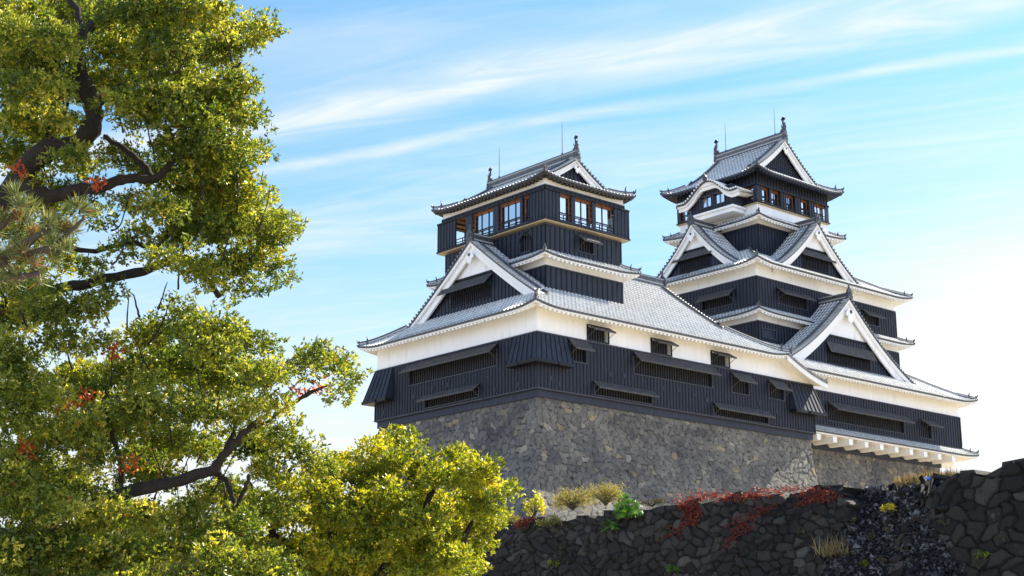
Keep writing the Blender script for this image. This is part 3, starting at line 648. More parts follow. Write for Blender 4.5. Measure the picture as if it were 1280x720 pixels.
def gallery(parent, x0, x1, y0, y1, zf, zs, zh, wR, wL, ghost=(), glassL=None, inset=.38):
    """open lookout storey: floor at zf, sill zs, head zh; wR/wL lists of openings"""
    mb = MB(); mb.box(x0 - .12, x1 + .12, y0 - .12, y1 + .12, zf - .12, zf, 0); mb.build('floor_ledge', ['batten'], parent)
    tr = MB(); tr.box(x0 - .05, x1 + .05, y0 - .05, y1 + .05, zf - .22, zf - .123); tr.build('floor_trim', 'woodtrim', parent)
    cl = MB(); cl.box(x0 + .3, x1 - .3, y0 + .3, y1 - .3, zh + .02, zh + .12)
    k = y0 + 1.0
    while k < y1 - .5: cl.box(x0 + .3, x1 - .3, k, k + .18, zh - .1, zh + .018); k += 1.1
    cl.build('ceiling', 'orange', parent)
    for ax, pl, a, b, ws in (('R', y0, x0, x1, wR), ('L', x0, y0, y1, wL), ('X', x1, y0, y1, wL), ('Y', y1, x0, x1, wR)):
        mb = MB()
        if ax in 'RL': F = Fc(ax, pl); pt = F.pt
        else: F = None; pt = (lambda u, o, z: Vector((pl + o, u, z))) if ax == 'X' else (lambda u, o, z: Vector((u, pl + o, z)))
        def bx(u0, u1, o0, o1, z0, z1, mi=0):
            p, q = pt(u0, o0, z0), pt(u1, o1, z1); mb.box(min(p.x, q.x), max(p.x, q.x), min(p.y, q.y), max(p.y, q.y), z0, z1, mi)
        ed = [a] + [q for w_ in ws for q in w_] + [b]
        bx(a, b, -.1, 0, zf, zs)                                   # below the sill
        for i in range(0, len(ed), 2):
            u0, u1 = ed[i], ed[i + 1]
            bx(u0, u1, -.1, .02, zs, zh)
            if u1 - u0 > .9:
                n = round((u1 - u0) / .42)
                for j in range(n + 1): u = u0 + (u1 - u0) * j / n; bx(u - .03, u + .03, .021, .06, zf, zh, 1)
        bx(a - .03, b + .03, .025, .14, zh, zh + .14, 1)
        mb.build('gallery_wall', ['board', 'batten'], parent)
        mb = MB()
        for u0, u1 in ws:                                          # railing
            for z in (zs + .12, zs + .42): bx(u0 - .02, u1 + .02, -.07, -.01, z, z + .07)
            u = u0 + .5
            while u < u1: bx(u - .04, u + .04, -.075, -.005, zs - .02, zs + .46); u += .95
        mb.build('railing', 'batten', parent)
        if ax in 'RL':
            o = -inset
            for i, (u0, u1) in enumerate(ws):
                mb = MB(); gl = MB()
                if (ax, i) in ghost: continue
                n = max(1, round((u1 - u0) / 1.0))
                p = [pt(u0, o, zs), pt(u1, o, zs), pt(u1, o, zh - .16), pt(u0, o, zh - .16)]; gl.face(p)
                for j in range(n + 1): u = u0 + (u1 - u0) * j / n; bx(u - .05, u + .05, o - .05, o + .05, zf, zh, 0 if j < n else 1)
                bx(u0, u1, o - .045, o + .045, zs + .7, zs + .80, 0); bx(u0, u1, o - .046, o + .046, zh - .16, zh, 1)
                wf = mb.build('window_frame', ['batten', 'orange'], parent); gl.build('pane', 'glass', wf)

# ------------------------------------------------------------------ stonework
def worley(u, v, cw, ch, seed, p=3.2):
    rng = np.random.default_rng(seed); TB = 997
    jx = rng.uniform(-.42, .42, (TB,)); jy = rng.uniform(-.40, .40, (TB,)); tone = rng.uniform(0, 1, (TB,)); sz = rng.uniform(.72, 1.38, (TB,)); tx = rng.uniform(-1, 1, (TB,)); ty = rng.uniform(-1, 1, (TB,))
    i0 = np.floor(u / cw).astype(int); r0 = np.floor(v / ch).astype(int)
    F1 = np.full(u.shape, 1e9); F2 = np.full(u.shape, 1e9); T = np.zeros(u.shape); TI = np.zeros(u.shape)
    for dr in (-1, 0, 1):
        for di in (-2, -1, 0, 1, 2):
            r = r0 + dr; i = i0 + di; h = (i * 73 + r * 191 + (i * r) % 57) % TB
            cx = (i + .5 + jx[h] + .5 * (r % 2)) * cw; cy = (r + .5 + jy[h]) * ch
            a = (u - cx) / cw; b = (v - cy) / ch
            d = (np.abs(a) ** p + np.abs(b) ** p) ** (1 / p) * sz[h]
            n1 = d < F1; F2 = np.where(n1, F1, np.minimum(F2, d)); F1 = np.where(n1, d, F1); T = np.where(n1, tone[h], T); TI = np.where(n1, tx[h] * a + ty[h] * b, TI)
    return F2 - F1, T, TI
def stone_sheet(name, parent, pos, nrm, nu, nv, lu, lv, cw, ch, amp, seed, m, edge=True, gap=.16, skew=.6, patch=None, big=None, p=3.2):
    """grid of nu x nv over lu x lv metres; pos(u,v), nrm(u,v) give base point and outward normal arrays"""
    U, V = np.meshgrid(np.linspace(0, lu, nu), np.linspace(0, lv, nv))
    rng = np.random.default_rng(seed + 5)
    ph = rng.uniform(0, 6.28, 8); wu = U + .18 * cw * np.sin(V / ch * 1.7 + ph[0]) + .22 * cw * np.sin(U / cw * .61 + V / ch * .9 + ph[1]); wv = V + skew * ch * (np.sin(U / cw * .33 + ph[2]) * .35 + np.sin(U / cw * 1.13 + ph[3]) * .2 + np.sin(V / ch * .37 + U / cw * .21 + ph[4]) * .3)
    if big: wu = np.where(U > big, big + (wu - big) * .78, wu); wv = np.where(U > big, wv * .78, wv)
    g, T, TI = worley(wu, wv, cw, ch, seed, p)
    k = np.clip(g / gap, 0, 1); k = k * k * (3 - 2 * k)
    rough = sum(np.sin(U * f * 1.3 + V * f * .7 + ph[i % 8]) * np.sin(V * f - U * f * .4 + ph[(i + 3) % 8]) / f for i, f in enumerate((3.1, 5.7, 9.3, 15.1)))
    d = amp * (k * (.7 + .7 * ((T * 7.3) % 1)) + TI * .5 * k - .6) + amp * .22 * rough
    if edge:
        e = np.minimum(np.minimum(U, lu - U) / .15, 1) * np.minimum(np.minimum(V, lv - V) / .1 + .3, 1); d = d * e
    x, y, z = pos(U, V); nx, ny, nz = nrm(U, V)
    co = np.stack([x + nx * d, y + ny * d, z + nz * d], -1).reshape(-1, 3)
    if patch is not None: co, T = patch(U, V, co, T)
    idx = np.arange(nu * nv).reshape(nv, nu); q = np.stack([idx[:-1, :-1], idx[:-1, 1:], idx[1:, 1:], idx[1:, :-1]], -1).reshape(-1, 4)
    o = np_mesh(name, co, q, m, parent); me = o.data
    for nm, arr in (('tone', T), ('joint', np.clip(k * 1.3, 0, 1))):
        a = me.attributes.new(nm, 'FLOAT', 'POINT'); a.data.foreach_set('value', arr.reshape(-1).astype(np.float32))
    return o
def np_mesh(name, co, faces, m, parent=None, smooth=False):
    me = bpy.data.meshes.new(name); n = len(co); fn, k = faces.shape
    me.vertices.add(n); me.vertices.foreach_set('co', np.ascontiguousarray(co, dtype=np.float32).reshape(-1))
    me.loops.add(fn * k); me.loops.foreach_set('vertex_index', np.ascontiguousarray(faces, dtype=np.int32).reshape(-1))
    me.polygons.add(fn); me.polygons.foreach_set('loop_start', np.arange(0, fn * k, k, dtype=np.int32)); me.polygons.foreach_set('loop_total', np.full(fn, k, dtype=np.int32))
    if smooth: me.polygons.foreach_set('use_smooth', np.ones(fn, dtype=bool))
    me.materials.append(M[m]); me.update(calc_edges=True); me.validate()
    o = bpy.data.objects.new(name, me); COL.objects.link(o)
    if parent: o.parent = parent; o.matrix_parent_inverse = parent.matrix_basis.inverted()
    return o
def battered_base(parent, x0, x1, y0, y1, zt, zb, k=.02, seed=3, res=.09):
    """stone base with a curved batter: front (-Y), left (-X) and right (+X) faces"""
    h = zt - zb; bt = lambda d: k * d * d
    bp = thing_part('stone_base', parent)
    mb = MB(); mb.face([(x0, y0, zt - .01), (x1, y0, zt - .01), (x1, y1, zt - .01), (x0, y1, zt - .01)])
    mb.face([(x0 - bt(h), y1 + bt(h), zb), (x1 + bt(h), y1 + bt(h), zb), (x1, y1, zt), (x0, y1, zt)]); mb.build('stone_base', 'stone', into=bp)
    nv = int(h / res)
    for ax, a, b in (('R', x0, x1), ('L', y0, y1), ('X', y0, y1)):
        lu = b - a
        def pos(U, V, ax=ax, a=a, lu=lu):
            d = V; e = bt(d); t = U / lu; u = a - e + t * (lu + 2 * e); z = zt - d
            return (u, y0 - e, z) if ax == 'R' else ((x0 - e, u, z) if ax == 'L' else (x1 + e, u, z))
        def nrm(U, V, ax=ax):
            s_ = 2 * k * V; l = np.sqrt(1 + s_ * s_); o = 1 / l; zz = s_ / l; z0_ = np.zeros_like(U)
            return (z0_, -o, zz) if ax == 'R' else ((-o, z0_, zz) if ax == 'L' else (o, z0_, zz))
        stone_sheet('stone_face', bp, pos, nrm, int(lu / res), nv, lu, h, .70, .48, .06, seed + ord(ax), 'stone', gap=.12, skew=.32, p=5.5)
    return bp
# ------------------------------------------------------------------ ground
def ground():
    mb = MB(); mb.face([(-6000, -6000, -24.3), (6000, -6000, -24.3), (6000, 6000, -24.3), (-6000, 6000, -24.3)]); g = mb.build('ground', 'ground'); g['kind'] = 'structure'
    nx, ny = 150, 120; X, Y = np.meshgrid(np.linspace(-38.2, 160, nx), np.linspace(-120, 110, ny))
    dep = (X - CAM.x) * math.cos(YAW) + (Y - CAM.y) * math.sin(YAW); t = np.clip(dep - 62, 0, 75)
    Zz = -17.05 + .085 * t + .08 * np.sin(X * .7) * np.sin(Y * .53); idx = np.arange(nx * ny).reshape(ny, nx)
    o = np_mesh('castle_terrace', np.stack([X, Y, Zz], -1).reshape(-1, 3), np.stack([idx[:-1, :-1], idx[:-1, 1:], idx[1:, 1:], idx[1:, :-1]], -1).reshape(-1, 4), 'terrace', None, True); o['kind'] = 'structure'
    mb = MB()
    for a, b in ((-120, -64.3), (-59.4, 110)): mb.face([(-40.9, a, -17.03), (-38.1, a, -17.03), (-38.1, b, -17.03), (-40.9, b, -17.03)])
    o = mb.build('terrace_edge', 'terrace'); o['kind'] = 'structure'
ground()

# ------------------------------------------------------------------ the smaller keep
K1 = thing('castle_keep', 'smaller black-boarded keep in front, on the tall grey stone base behind the yellow-green tree', 'castle', (17, 10, -9), 'castle keeps')
def small_keep(K):
    battered_base(K, .3, 35.4, .3, 21.7, -.62, -13, .02, 3)
    mb = MB(); mb.box(.14, 35.55, .14, 21.85, -.62, -.05); mb.box(.005, 35.69, .005, 21.99, -.05, .01); mb.build('sill_beam', 'board', K)
    hR = [(3.56, 5.48, 2.79, 4.15), (11.1, 21.1, 2.68, 4.1), (6.4, 13.25, .27, 1.05), (23.8, 26.15, 2.61, 4.05), (29.05, 31.2, 2.71, 4.05), (21.2, 28.75, .22, 1.0)]
    aR = [(3.4, 5.6, 4.62, 3.72, .95), (11.0, 21.25, 4.6, 3.72, 1.0), (6.2, 13.4, 1.42, .82, .8), (23.7, 26.3, 4.45, 3.6, 1.0), (28.95, 31.3, 4.42, 3.55, 1.0), (21.1, 28.85, 1.38, .75, .8)]
    hL = [(4.95, 16.9, 2.65, 4.0), (7.25, 14.6, .3, 1.1)]; aL = [(4.8, 17.1, 4.5, 3.74, .95), (7.1, 14.8, 1.44, .86, .8)]
    FR, FL = Fc('R', 0), Fc('L', 0)
    board_wall(K, FR, 0, 35.7, 0, 4.75, hR, .40); board_wall(K, FL, 0, 22, 0, 4.75, hL, .40); back_walls(K, 35.7, 22, 0, 0, 0, 4.75, 'board', 'board_wall')
    for q in ((-.08, .06, -.08, .06, 0, 2.1), (35.64, 35.78, -.08, .06, 0, 1.7)): mb = MB(); mb.box(*q); mb.build('corner_post', 'batten', K)
    for F, hs, as_ in ((FR, hR, aR), (FL, hL, aL)):
        for h, a in zip(hs, as_): window(K, F, h, a)
    # gun loops: small square plates dotted over the boards
    for u, z in ((1.4, 1.0), (2.2, 3.5), (8.2, 2.2), (9.9, 2.3), (14.6, 1.8), (16.6, 1.9), (18.6, 1.7), (20.3, 1.5), (22.9, 2.1), (27.6, 2.0), (30.1, 1.6), (33.3, .9), (2.4, .6), (30.5, .45)): mb = MB(); FR.box(mb, u - .13, u + .13, .02, .075, z - .2, z + .2); mb.build('gun_loop_cover', 'board', K)
    for u, z in ((4.1, 1.8), (6.1, 1.9), (9.2, 1.95), (11.4, 1.9), (13.6, 1.9), (16.2, 1.5), (16.4, .5), (2.2, .6), (20.6, .7), (5.2, .6)): mb = MB(); FL.box(mb, u - .13, u + .13, .02, .075, z - .2, z + .2); mb.build('gun_loop_cover', 'board', K)
    corner_bay(K, 0, 0, -1, -1, 3.3, 2.9, 4.63, 2.3, .78); corner_bay(K, 0, 22, -1, 1, 3, 2.6, 4.63, 1.85, .8); corner_bay(K, 35.7, 0, 1, -1, 3.6, 3, 4.4, 1.95, .75)
    # plaster band under the great roof
    hp = [(5.75, 8.15, 4.9, 6.08), (13.45, 15.9, 4.9, 6.05), (21.25, 23.6, 4.88, 6.03)]
    FP = Fc('R', .06); plaster_wall(K, FP, .06, 30.9, 4.75, 7.0, hp); plaster_wall(K, Fc('L', .06), .06, 21.94, 4.75, 7.0); back_walls(K, 35.64, 21.94, .06, .06, 4.75, 5.0, 'plaster', 'plaster_wall')
    for h in hp: window(K, FP, h, (h[0] - .05, h[1] + .05, h[3] + .08, h[3] - .38, .9))
    zl = zprof(4.85, 1.95, 5.7, .45)
    mb = MB(); n = 12
    for i in range(n):
        a, b = 30.9 + 4.74 * i / n, 30.9 + 4.74 * (i + 1) / n; mb.face([(a, .06, 4.75), (b, .06, 4.75), (b, .06, max(4.76, zl(36.1 - b) - .1)), (a, .06, zl(36.1 - a) - .1)])
    mb.build('plaster_wall', 'plaster', K)
    # great hip-and-gable roof
    info = irimoya(K, -1.5, 30.8, -1.5, 22.9, 6.62, 15.1, 'x', 3.2, 1.55, .40, .16, gables=(0, 1), sb2=4.3, ridge_h=.75, gargs=dict(bw=1.15, wallz=11.95, pend=.95, orn=1.15, hole=(-1.9, 3.4, 9.7, 10.6)))
    gable_shutter(info['roof'], info['g0'][1], .75, -2.4, 4.2, 11.75, 10.75, 1.05)
    # lean-to falling to the right towards the larger keep
    lr = thing_part('lean_to_roof', K); sf, rb = MB(), MB(); T = Slope((36.1, -1.5), (0, 1), (-1, 0), 14, zl, 0); tiled(T, sf, rb, [(0, 14, 5.9, 5.9)], .38, 7)
    sf.build('lean_to_roof', 'pan', smooth=True, into=lr); rb.build('round_tiles', ['rib', 'cap'], lr, True)
    bb = MB(); ds = [5.9 * i / 12 for i in range(13)]
    bb.grid([[T.P(.06, d, -.16), T.P(.06, d, -.62), T.P(.24, d, -.62), T.P(.24, d, -.16)] for d in ds], 0, None, True)
    bb.grid([[T.P(.2, d, -.4), T.P(1.6, d, -.16)] for d in ds]); bb.face([T.P(.06, 0, -.16), T.P(.06, 0, -.62), T.P(.24, 0, -.62), T.P(.24, 0, -.16)]); bb.build('bargeboard', 'plaster', lr)
    vt = MB(); d = .2
    vt.grid([[T.P(-.02, q, .06), T.P(-.02, q, -.155), T.P(.3, q, -.155)] for q in ds])
    while d < 5.8: 
        c = T.P(-.1, d, .02); vt.tube([c, c + Vector((0, .6, 0))], .11, 7); d += .34
    finial(vt, T.P(.1, .1, .1), (1, -.6, 0), .6); vt.build('verge_tiles', 'cap', lr)
    # tower
    storey(K, 4.2, 13.5, 3.5, 17.3, 8.6, 11.78, 12.85, pitch=.62)
    skirt(K, 3.0, 14.7, 2.3, 18.5, 12.42, 1.35, .62, 1.2, .28)
    FR3, FL3 = storey(K, 4.25, 13.45, 3.55, 17.25, 13.0, 15.55, 0, hR=[(8.1, 9.95, 13.75, 15.0)], hL=[(5.5, 6.8, 13.5, 15.0), (12.4, 13.7, 13.5, 15.0)], pitch=.58)
    window(K, FR3, (8.1, 9.95, 13.75, 15.0), (7.95, 10.15, 15.22, 14.55, 1.0))
    for a, b in ((5.5, 6.8), (12.4, 13.7)):                        # bell-arched windows
        w_ = window(K, FL3, (a, b, 13.5, 15.0)); mb = MB(); c = (a + b) / 2; r = (b - a) / 2 + .14
        arch = [(c - r * 1.08, 13.4), (c - r, 14.3), (c - r * .82, 14.72), (c - r * .4, 15.0), (c, 15.25), (c + r * .4, 15.0), (c + r * .82, 14.72), (c + r, 14.3), (c + r * 1.08, 13.4)]
        for (u0, z0), (u1, z1) in zip(arch[:-1], arch[1:]): mb.tube([FL3.pt(u0, .09, z0), FL3.pt(u1, .09, z1)], .1, 6)
        mb.build('arched_frame', 'batten', w_)
    mb = MB(); mb.box(12.55 - .02, 13.4, 3.2, 3.5, 14.9, 14.96); 
    gallery(K, 3.8, 14.05, 3.1, 17.9, 15.85, 16.05, 18.42, [(5.5, 6.96), (7.39, 9.47), (9.9, 12.2)], [(5.1, 6.05), (6.35, 9.3), (10.0, 12.96), (13.82, 15.3)], ghost=(('L', 3),))
    FRt, FLt = storey(K, 4.05, 13.75, 3.35, 17.6, 18.56, 19.0, 19.75, pitch=.62)
    irimoya(K, 3.3, 14.5, 2.6, 18.25, 19.62, 22.75, 'y', 1.75, .85, .36, .30, soffit='darkwood', gables=(0, 1), ridge_h=.85, gargs=dict(bw=.72, pend=.62, orn=.95), pitch=.42)
    top = Vector((8.9, 0, 22.75 + .85))
    for y, d in ((4.5, (0, -1, 0)), (16.4, (0, 1, 0))): fish(K, (8.9, y, 23.6), d, .82)
    rod(K, (8.9, 6.3, 23.5), 3.3); rod(K, (8.9, 15.1, 23.5), 3.2)
small_keep(K1)

# ------------------------------------------------------------------ the larger keep
K2 = thing('castle_keep', 'larger five-roofed keep behind, with the curved wave gable on its top storey', 'castle', (50, 16, -9), 'castle keeps')
def large_keep(K):
    battered_base(K, 36.2, 63.1, 4.4, 26, -.35, -13, .022, 11)
    mb = MB(); mb.box(36.2, 63.2, 4.25, 26, -.35, .1); mb.build('sill_beam', 'board', K)
    # plastered floor beams carrying the overhang
    mb = MB(); mb.box(36.1, 65.3, 3.1, 27, .52, 1.7, 0); mb.build('overhang_soffit', 'plaster', K)
    for i in range(-1, 11):
        x = 38.55 + 2.575 * i; mb = MB()
        if x > 63.5: x1 = x; continue
        pf = [(-.30, .08), (-.22, -.06), (.22, -.06), (.30, .08), (.30, .515), (-.30, .515)]; mb.prism([(x + a, 1.75, b) for a, b in pf], (0, 2.7, 0)); mb.build('floor_beam', 'plaster', K)
    for i in range(4):
        y = 5 + i * 3; mb = MB(); pf = [(-.30, .08), (-.22, -.06), (.22, -.06), (.30, .08), (.30, .515), (-.30, .515)]; mb.prism([(63, y + a, b) for a, b in pf], (3.4, 0, 0)); mb.build('floor_beam', 'plaster', K)
    skirt(K, 36.0, 66.7, 1.75, 28, .92, 1.3, .62, 1.3, .22, sides='RX', rafters=False, vis='R')
    hR = [(41.7, 54.7, 2.4, 4.0), (57.65, 59.7, 2.3, 4.0)]; aR = [(41.8, 55.0, 4.3, 3.4, 1.25), (57.7, 60.4, 4.3, 3.55, 1.1)]
    FR = Fc('R', 3); board_wall(K, FR, 36, 65.4, 1.7, 5.3, hR, .46); back_walls(K, 65.4, 27, 36, 3, 1.7, 5.3, 'board', 'board_wall')
    mb = MB(); mb.box(65.34, 65.48, 2.92, 3.06, 1.7, 5.3); mb.build('corner_post', 'batten', K)
    for h, a in zip(hR, aR): window(K, FR, h, a)
    plaster_wall(K, Fc('R', 3.05), 36, 65.35, 5.3, 7.15); back_walls(K, 65.35, 27, 36, 3.05, 5.3, 7.15, 'plaster', 'plaster_wall')
    skirt(K, 35.8, 66.9, 1.5, 28.5, 6.85, 6.5, .60, 1.5, .42, sides='RX', vis='R', c=.12, name='tile_roof')
    g, P = dormer(K, (48.2, 4.2), (0, -1), 11.9, 7.9, 16.3, 4.2, bw=1.35, wallz=11.95, pend=1.35, orn=1.15, hole=(-3.3, 3.9, 9.0, 10.3))
    gable_shutter(g, P, .75, -3.5, 4.4, 11.2, 10.1, .62)
    # second and third storeys share a wall plane
    FR, FL = storey(K, 37.7, 62, 8, 25, 9.0, 12.9, 14.15, hR=[(38.3, 40.4, 11.25, 12.1)])
    mb = MB(); FR.box(mb, 38.3, 40.4, -.12, -.05, 11.25, 12.1); mb.build('closed_shutter', 'board', K)
    skirt(K, 36.4, 63.4, 6.7, 26.3, 13.65, 1.45, .60, 1.3, .30)
    hR = [(41.2, 45.85, 15.25, 16.5), (55.9, 58.6, 15.4, 16.5)]; hL = [(11.2, 15.5, 15.25, 16.5)]
    FR, FL = storey(K, 37.75, 61.95, 8.05, 24.95, 14.4, 17.65, 19.2, hR, hL)
    window(K, FR, hR[0], (40.9, 46.2, 16.9, 16.15, 1.05)); window(K, FR, hR[1], (55.6, 58.9, 16.9, 16.2, .9)); window(K, FL, hL[0], (10.95, 15.7, 16.85, 16.05, .95))
    skirt(K, 36.2, 63.3, 6.5, 26.5, 18.85, 9.0, .60, 1.55, .42, c=.12, name='tile_roof')
    g, P = dormer(K, (47.9, 7.55), (0, -1), 7.5, 19.1, 25.3, 3.6, bw=1.05, wallz=22.3, pend=.95, hole=(-1.9, 2.3, 20.1, 21.2)); gable_shutter(g, P, .75, -2.6, 3.2, 22.1, 21.3, .6)
    g, P = dormer(K, (37.3, 16.4), (-1, 0), 6.6, 19.2, 25.1, 4.9, bw=1.05, wallz=22.3, pend=.95, hole=(-1.9, 2.3, 20.1, 21.2)); gable_shutter(g, P, .75, -2.6, 3.2, 22.1, 21.3, .6)
    storey(K, 42.0, 54.3, 11.0, 22.4, 20.5, 24.75, 25.5)
    skirt(K, 40.7, 55.8, 9.7, 23.7, 25.2, 1.4, .60, 1.3, .28)
    plaster_wall(K, Fc('R', 11.1), 42.1, 54.2, 25.5, 27.05); plaster_wall(K, Fc('L', 42.1), 11.1, 22.3, 25.5, 27.05); back_walls(K, 54.2, 22.3, 42.1, 11.1, 25.5, 27.05, 'plaster', 'plaster_wall')
    gallery(K, 41.9, 54.4, 10.9, 22.5, 27.25, 27.4, 29.1, [(42.8, 44.06), (44.39, 45.93), (46.89, 48.45), (49.42, 50.91), (51.81, 53.8)], [(11.35, 12.5), (19.6, 20.6), (21.0, 22.0)])
    storey(K, 42.0, 54.3, 11.0, 22.4, 29.24, 30.9, 0, pitch=.5)
    irimoya(K, 40.6, 55.7, 9.6, 23.8, 30.45, 36.0, 'y', 2.0, 1.35, .48, .32, soffit='board', gables=(0, 1), ridge_h=.95, gargs=dict(bw=.95, pend=.7, orn=1.0, lattice=True))
    for y, d in ((11.8, (0, -1, 0)), (21.7, (0, 1, 0))): fish(K, (48.15, y, 36.95), d, 1.05)
    rod(K, (48.15, 13.0, 36.8), 3.4); rod(K, (48.15, 20.3, 36.8), 3.6)
    # bay under the wave gable
    bx0, bx1, by0, by1 = 40.1, 42.0, 12.8, 19.1
    FB = Fc('L', bx0); board_wall(K, FB, by0, by1, 26.9, 29.3, [(13.9, 15.5, 27.5, 28.7), (15.8, 17.4, 27.5, 28.7)], .5, name='bay_wall')
    mb = MB()
    for y in (by0, by1): mb.box(bx0, bx1, min(y, y), y + .02, 26.9, 29.3)
    mb.build('bay_wall', 'board', K)
    for a in (13.9, 15.8):
        w_ = window(K, FB, (a, a + 1.6, 27.5, 28.7), None, .8); gl = MB(); gl.face([FB.pt(a, -.25, 27.5), FB.pt(a + 1.6, -.25, 27.5), FB.pt(a + 1.6, -.25, 28.7), FB.pt(a, -.25, 28.7)]); gl.build('pane', 'glass', w_)
    mb = MB(); mb.box(bx0 - .05, bx1, by0 - .05, by1 + .05, 26.2, 26.88, 0); mb.box(bx0 - .25, bx1, by0 - .25, by1 + .25, 26.64, 26.885, 0); mb.build('bay_base', 'plaster', K)
    cy, W, zb = 15.7, 4.4, 28.42
    kz = lambda s_: zb + 1.75 * (.5 + .5 * math.cos(math.pi * min(1, abs(s_) / (W * .78)))) ** .9 - .18 * (abs(s_) / W) ** 2 + (.0 if abs(s_) < W * .78 else (abs(s_) - W * .78) * .12)
    kr = thing_part('wave_gable', K); sf = MB(); ss = [-W + 2 * W * i / 40 for i in range(41)]
    sf.grid([[(x, cy + q, kz(q)) for q in ss] for x in (39.2, 40.5, 42.05)], 0, [[(q, x) for q in ss] for x in (0, 1.3, 2.8)])
    sf.build('wave_gable', 'pan', smooth=True, into=kr)
    rb = MB()
    for i in range(27):
        q = -W + .15 + (2 * W - .3) * i / 26; rb.tube([(39.05, cy + q, kz(q) + .03), (42.0, cy + q, kz(q) + .03)], .11, 7)
    rb.build('round_tiles', 'rib', kr, True)
    bb = MB()
    for x0, x1, t0, t1 in ((39.3, 39.5, -.04, -.42), (39.52, 39.7, -.3, -.80)):
        bb.grid([[(x0, cy + q, kz(q) + t0), (x0, cy + q, kz(q) + t1 - .18 * math.cos(q * 2.2) * (abs(q) < 2.2)), (x1, cy + q, kz(q) + t1 - .18 * math.cos(q * 2.2) * (abs(q) < 2.2)), (x1, cy + q, kz(q) + t0)] for q in ss], 0, None, True)
    bb.grid([[(39.6, cy + q, kz(q) - .5), (42.0, cy + q, kz(q) - .32)] for q in ss]); bb.build('bargeboard', 'plaster', kr)
    ed = MB(); ed.grid([[(39.1, cy + q, kz(q) + .02), (39.1, cy + q, kz(q) - .2), (39.35, cy + q, kz(q) - .2)] for q in ss]); ed.build('verge_tiles', 'orn', kr)
    fw = MB()
    for i in range(40):
        a, b = ss[i], ss[i + 1]
        if abs(a) < 3.4 and abs(b) < 3.4: fw.face([(40.12, cy + a, 29.2), (40.12, cy + b, 29.2), (40.12, cy + b, max(29.2, kz(b) - .45)), (40.12, cy + a, max(29.2, kz(a) - .45))])
    fw.build('gable_wall', 'board', kr)
    om = MB(); oni(om, (39.1, cy, kz(0) + .1), (-1, 0, 0), .7); om.build('ridge_end_tile', 'orn', kr)
large_keep(K2)
# ------------------------------------------------------------------ the foreground stone rampart
XW, ZT = -41.0, -16.75
def hit(px, py, x=XW, off=0.0):
    """where the line of sight through a photo pixel meets the rampart face"""
    d = at(px, py, 1) - CAM; t = (x - CAM.x) / d.x; p = CAM + d * t; p.x -= off; return p
def rampart():
    y0, y1, H = -76.0, -18.0, 8.0; lu = y1 - y0
    rng = np.random.default_rng(4)
    ky = np.linspace(y0 - 1, y1 + 1, 90); kz = rng.uniform(-.22, .16, 90)
    def top(y): return np.interp(y, ky, kz)
    def pos(U, V):
        y = y1 - U; f = np.clip(1 - V / H, 0, 1); z = (ZT + top(y)) - V * ((ZT + top(y) + 24.5) / H); return (XW - .17 * (ZT - z) + 0 * U, y, z)
    def nrm(U, V): o = np.ones_like(U); return (-o * .985, o * 0, o * .17)
    def patch(U, V, co, T):
        # the collapsed gap, pushed back into the bank; the left lip is steep, the right one slants
        y = co[:, 1]; z = co[:, 2]; dz = ZT - z; n1 = .25 * np.sin(z * 5.1) + .15 * np.sin(z * 11.7)
        left = -59.85 - .12 * dz + n1 * .7; right = -63.15 + .62 * dz + n1 + .25 * np.round(np.sin(z * 3.3))
        inside = np.minimum(left - y, y - right); k = np.clip(inside / .35, 0, 1); co[:, 0] += k * 3.2
        # the right-hand block steps down towards the gap
        m = (y < right) & (y > -64.2); lowering = np.clip(1 - (right - y) / 1.0, 0, 1) * .55 * (dz < .9); co[:, 2] -= np.where(m, lowering, 0)
        return co, T
    # larger blocks to the right of the gap, smaller ones to the left
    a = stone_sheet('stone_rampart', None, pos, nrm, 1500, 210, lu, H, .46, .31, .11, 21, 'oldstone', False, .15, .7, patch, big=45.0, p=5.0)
    tag(a, 'long dark weathered dry-stone rampart with a collapsed gap, across the bottom of the view', 'wall')
    # wall top: capping stones running back into the terrace
    return top
TOPF = rampart()
def coping():
    random.seed(5); mb = MB(); y = -18.5
    while y > -75.5:
        l = random.uniform(.45, 1.0)
        if not (-64.0 < y - l and y < -59.6):
            z = ZT + float(TOPF(y - l / 2)); d = random.uniform(.5, .9); h = random.uniform(.25, .4); x0 = XW + random.uniform(-.06, .08)
            j = lambda k=.07: random.uniform(-k, k)
            pts = [(x0 + j(), y - l + .03 + j(), z - .25), (x0 + d, y - l + .03, z - .25), (x0 + d, y - .03, z - .25), (x0 + j(), y - .03 + j(), z - .25)]
            tp = [(x0 + .05 + j(), y - l + .09 + j(), z + h - .25 + j(.05)), (x0 + d - .1, y - l + .08, z + h - .27), (x0 + d - .1, y - .09, z + h - .25), (x0 + .05 + j(), y - .1 + j(), z + h - .25 + j(.05))]
            mb.hexa(pts + tp)
        y -= l
    o = mb.build('coping_stones', 'oldstone', bpy.data.objects['stone_rampart']); o['kind'] = 'stuff'
    a = o.data.attributes.new('tone', 'FLOAT', 'FACE'); b = o.data.attributes.new('joint', 'FLOAT', 'FACE')
    a.data.foreach_set('value', [random.uniform(.1, .9) for _ in o.data.polygons]); b.data.foreach_set('value', [1.0] * len(o.data.polygons))
coping()
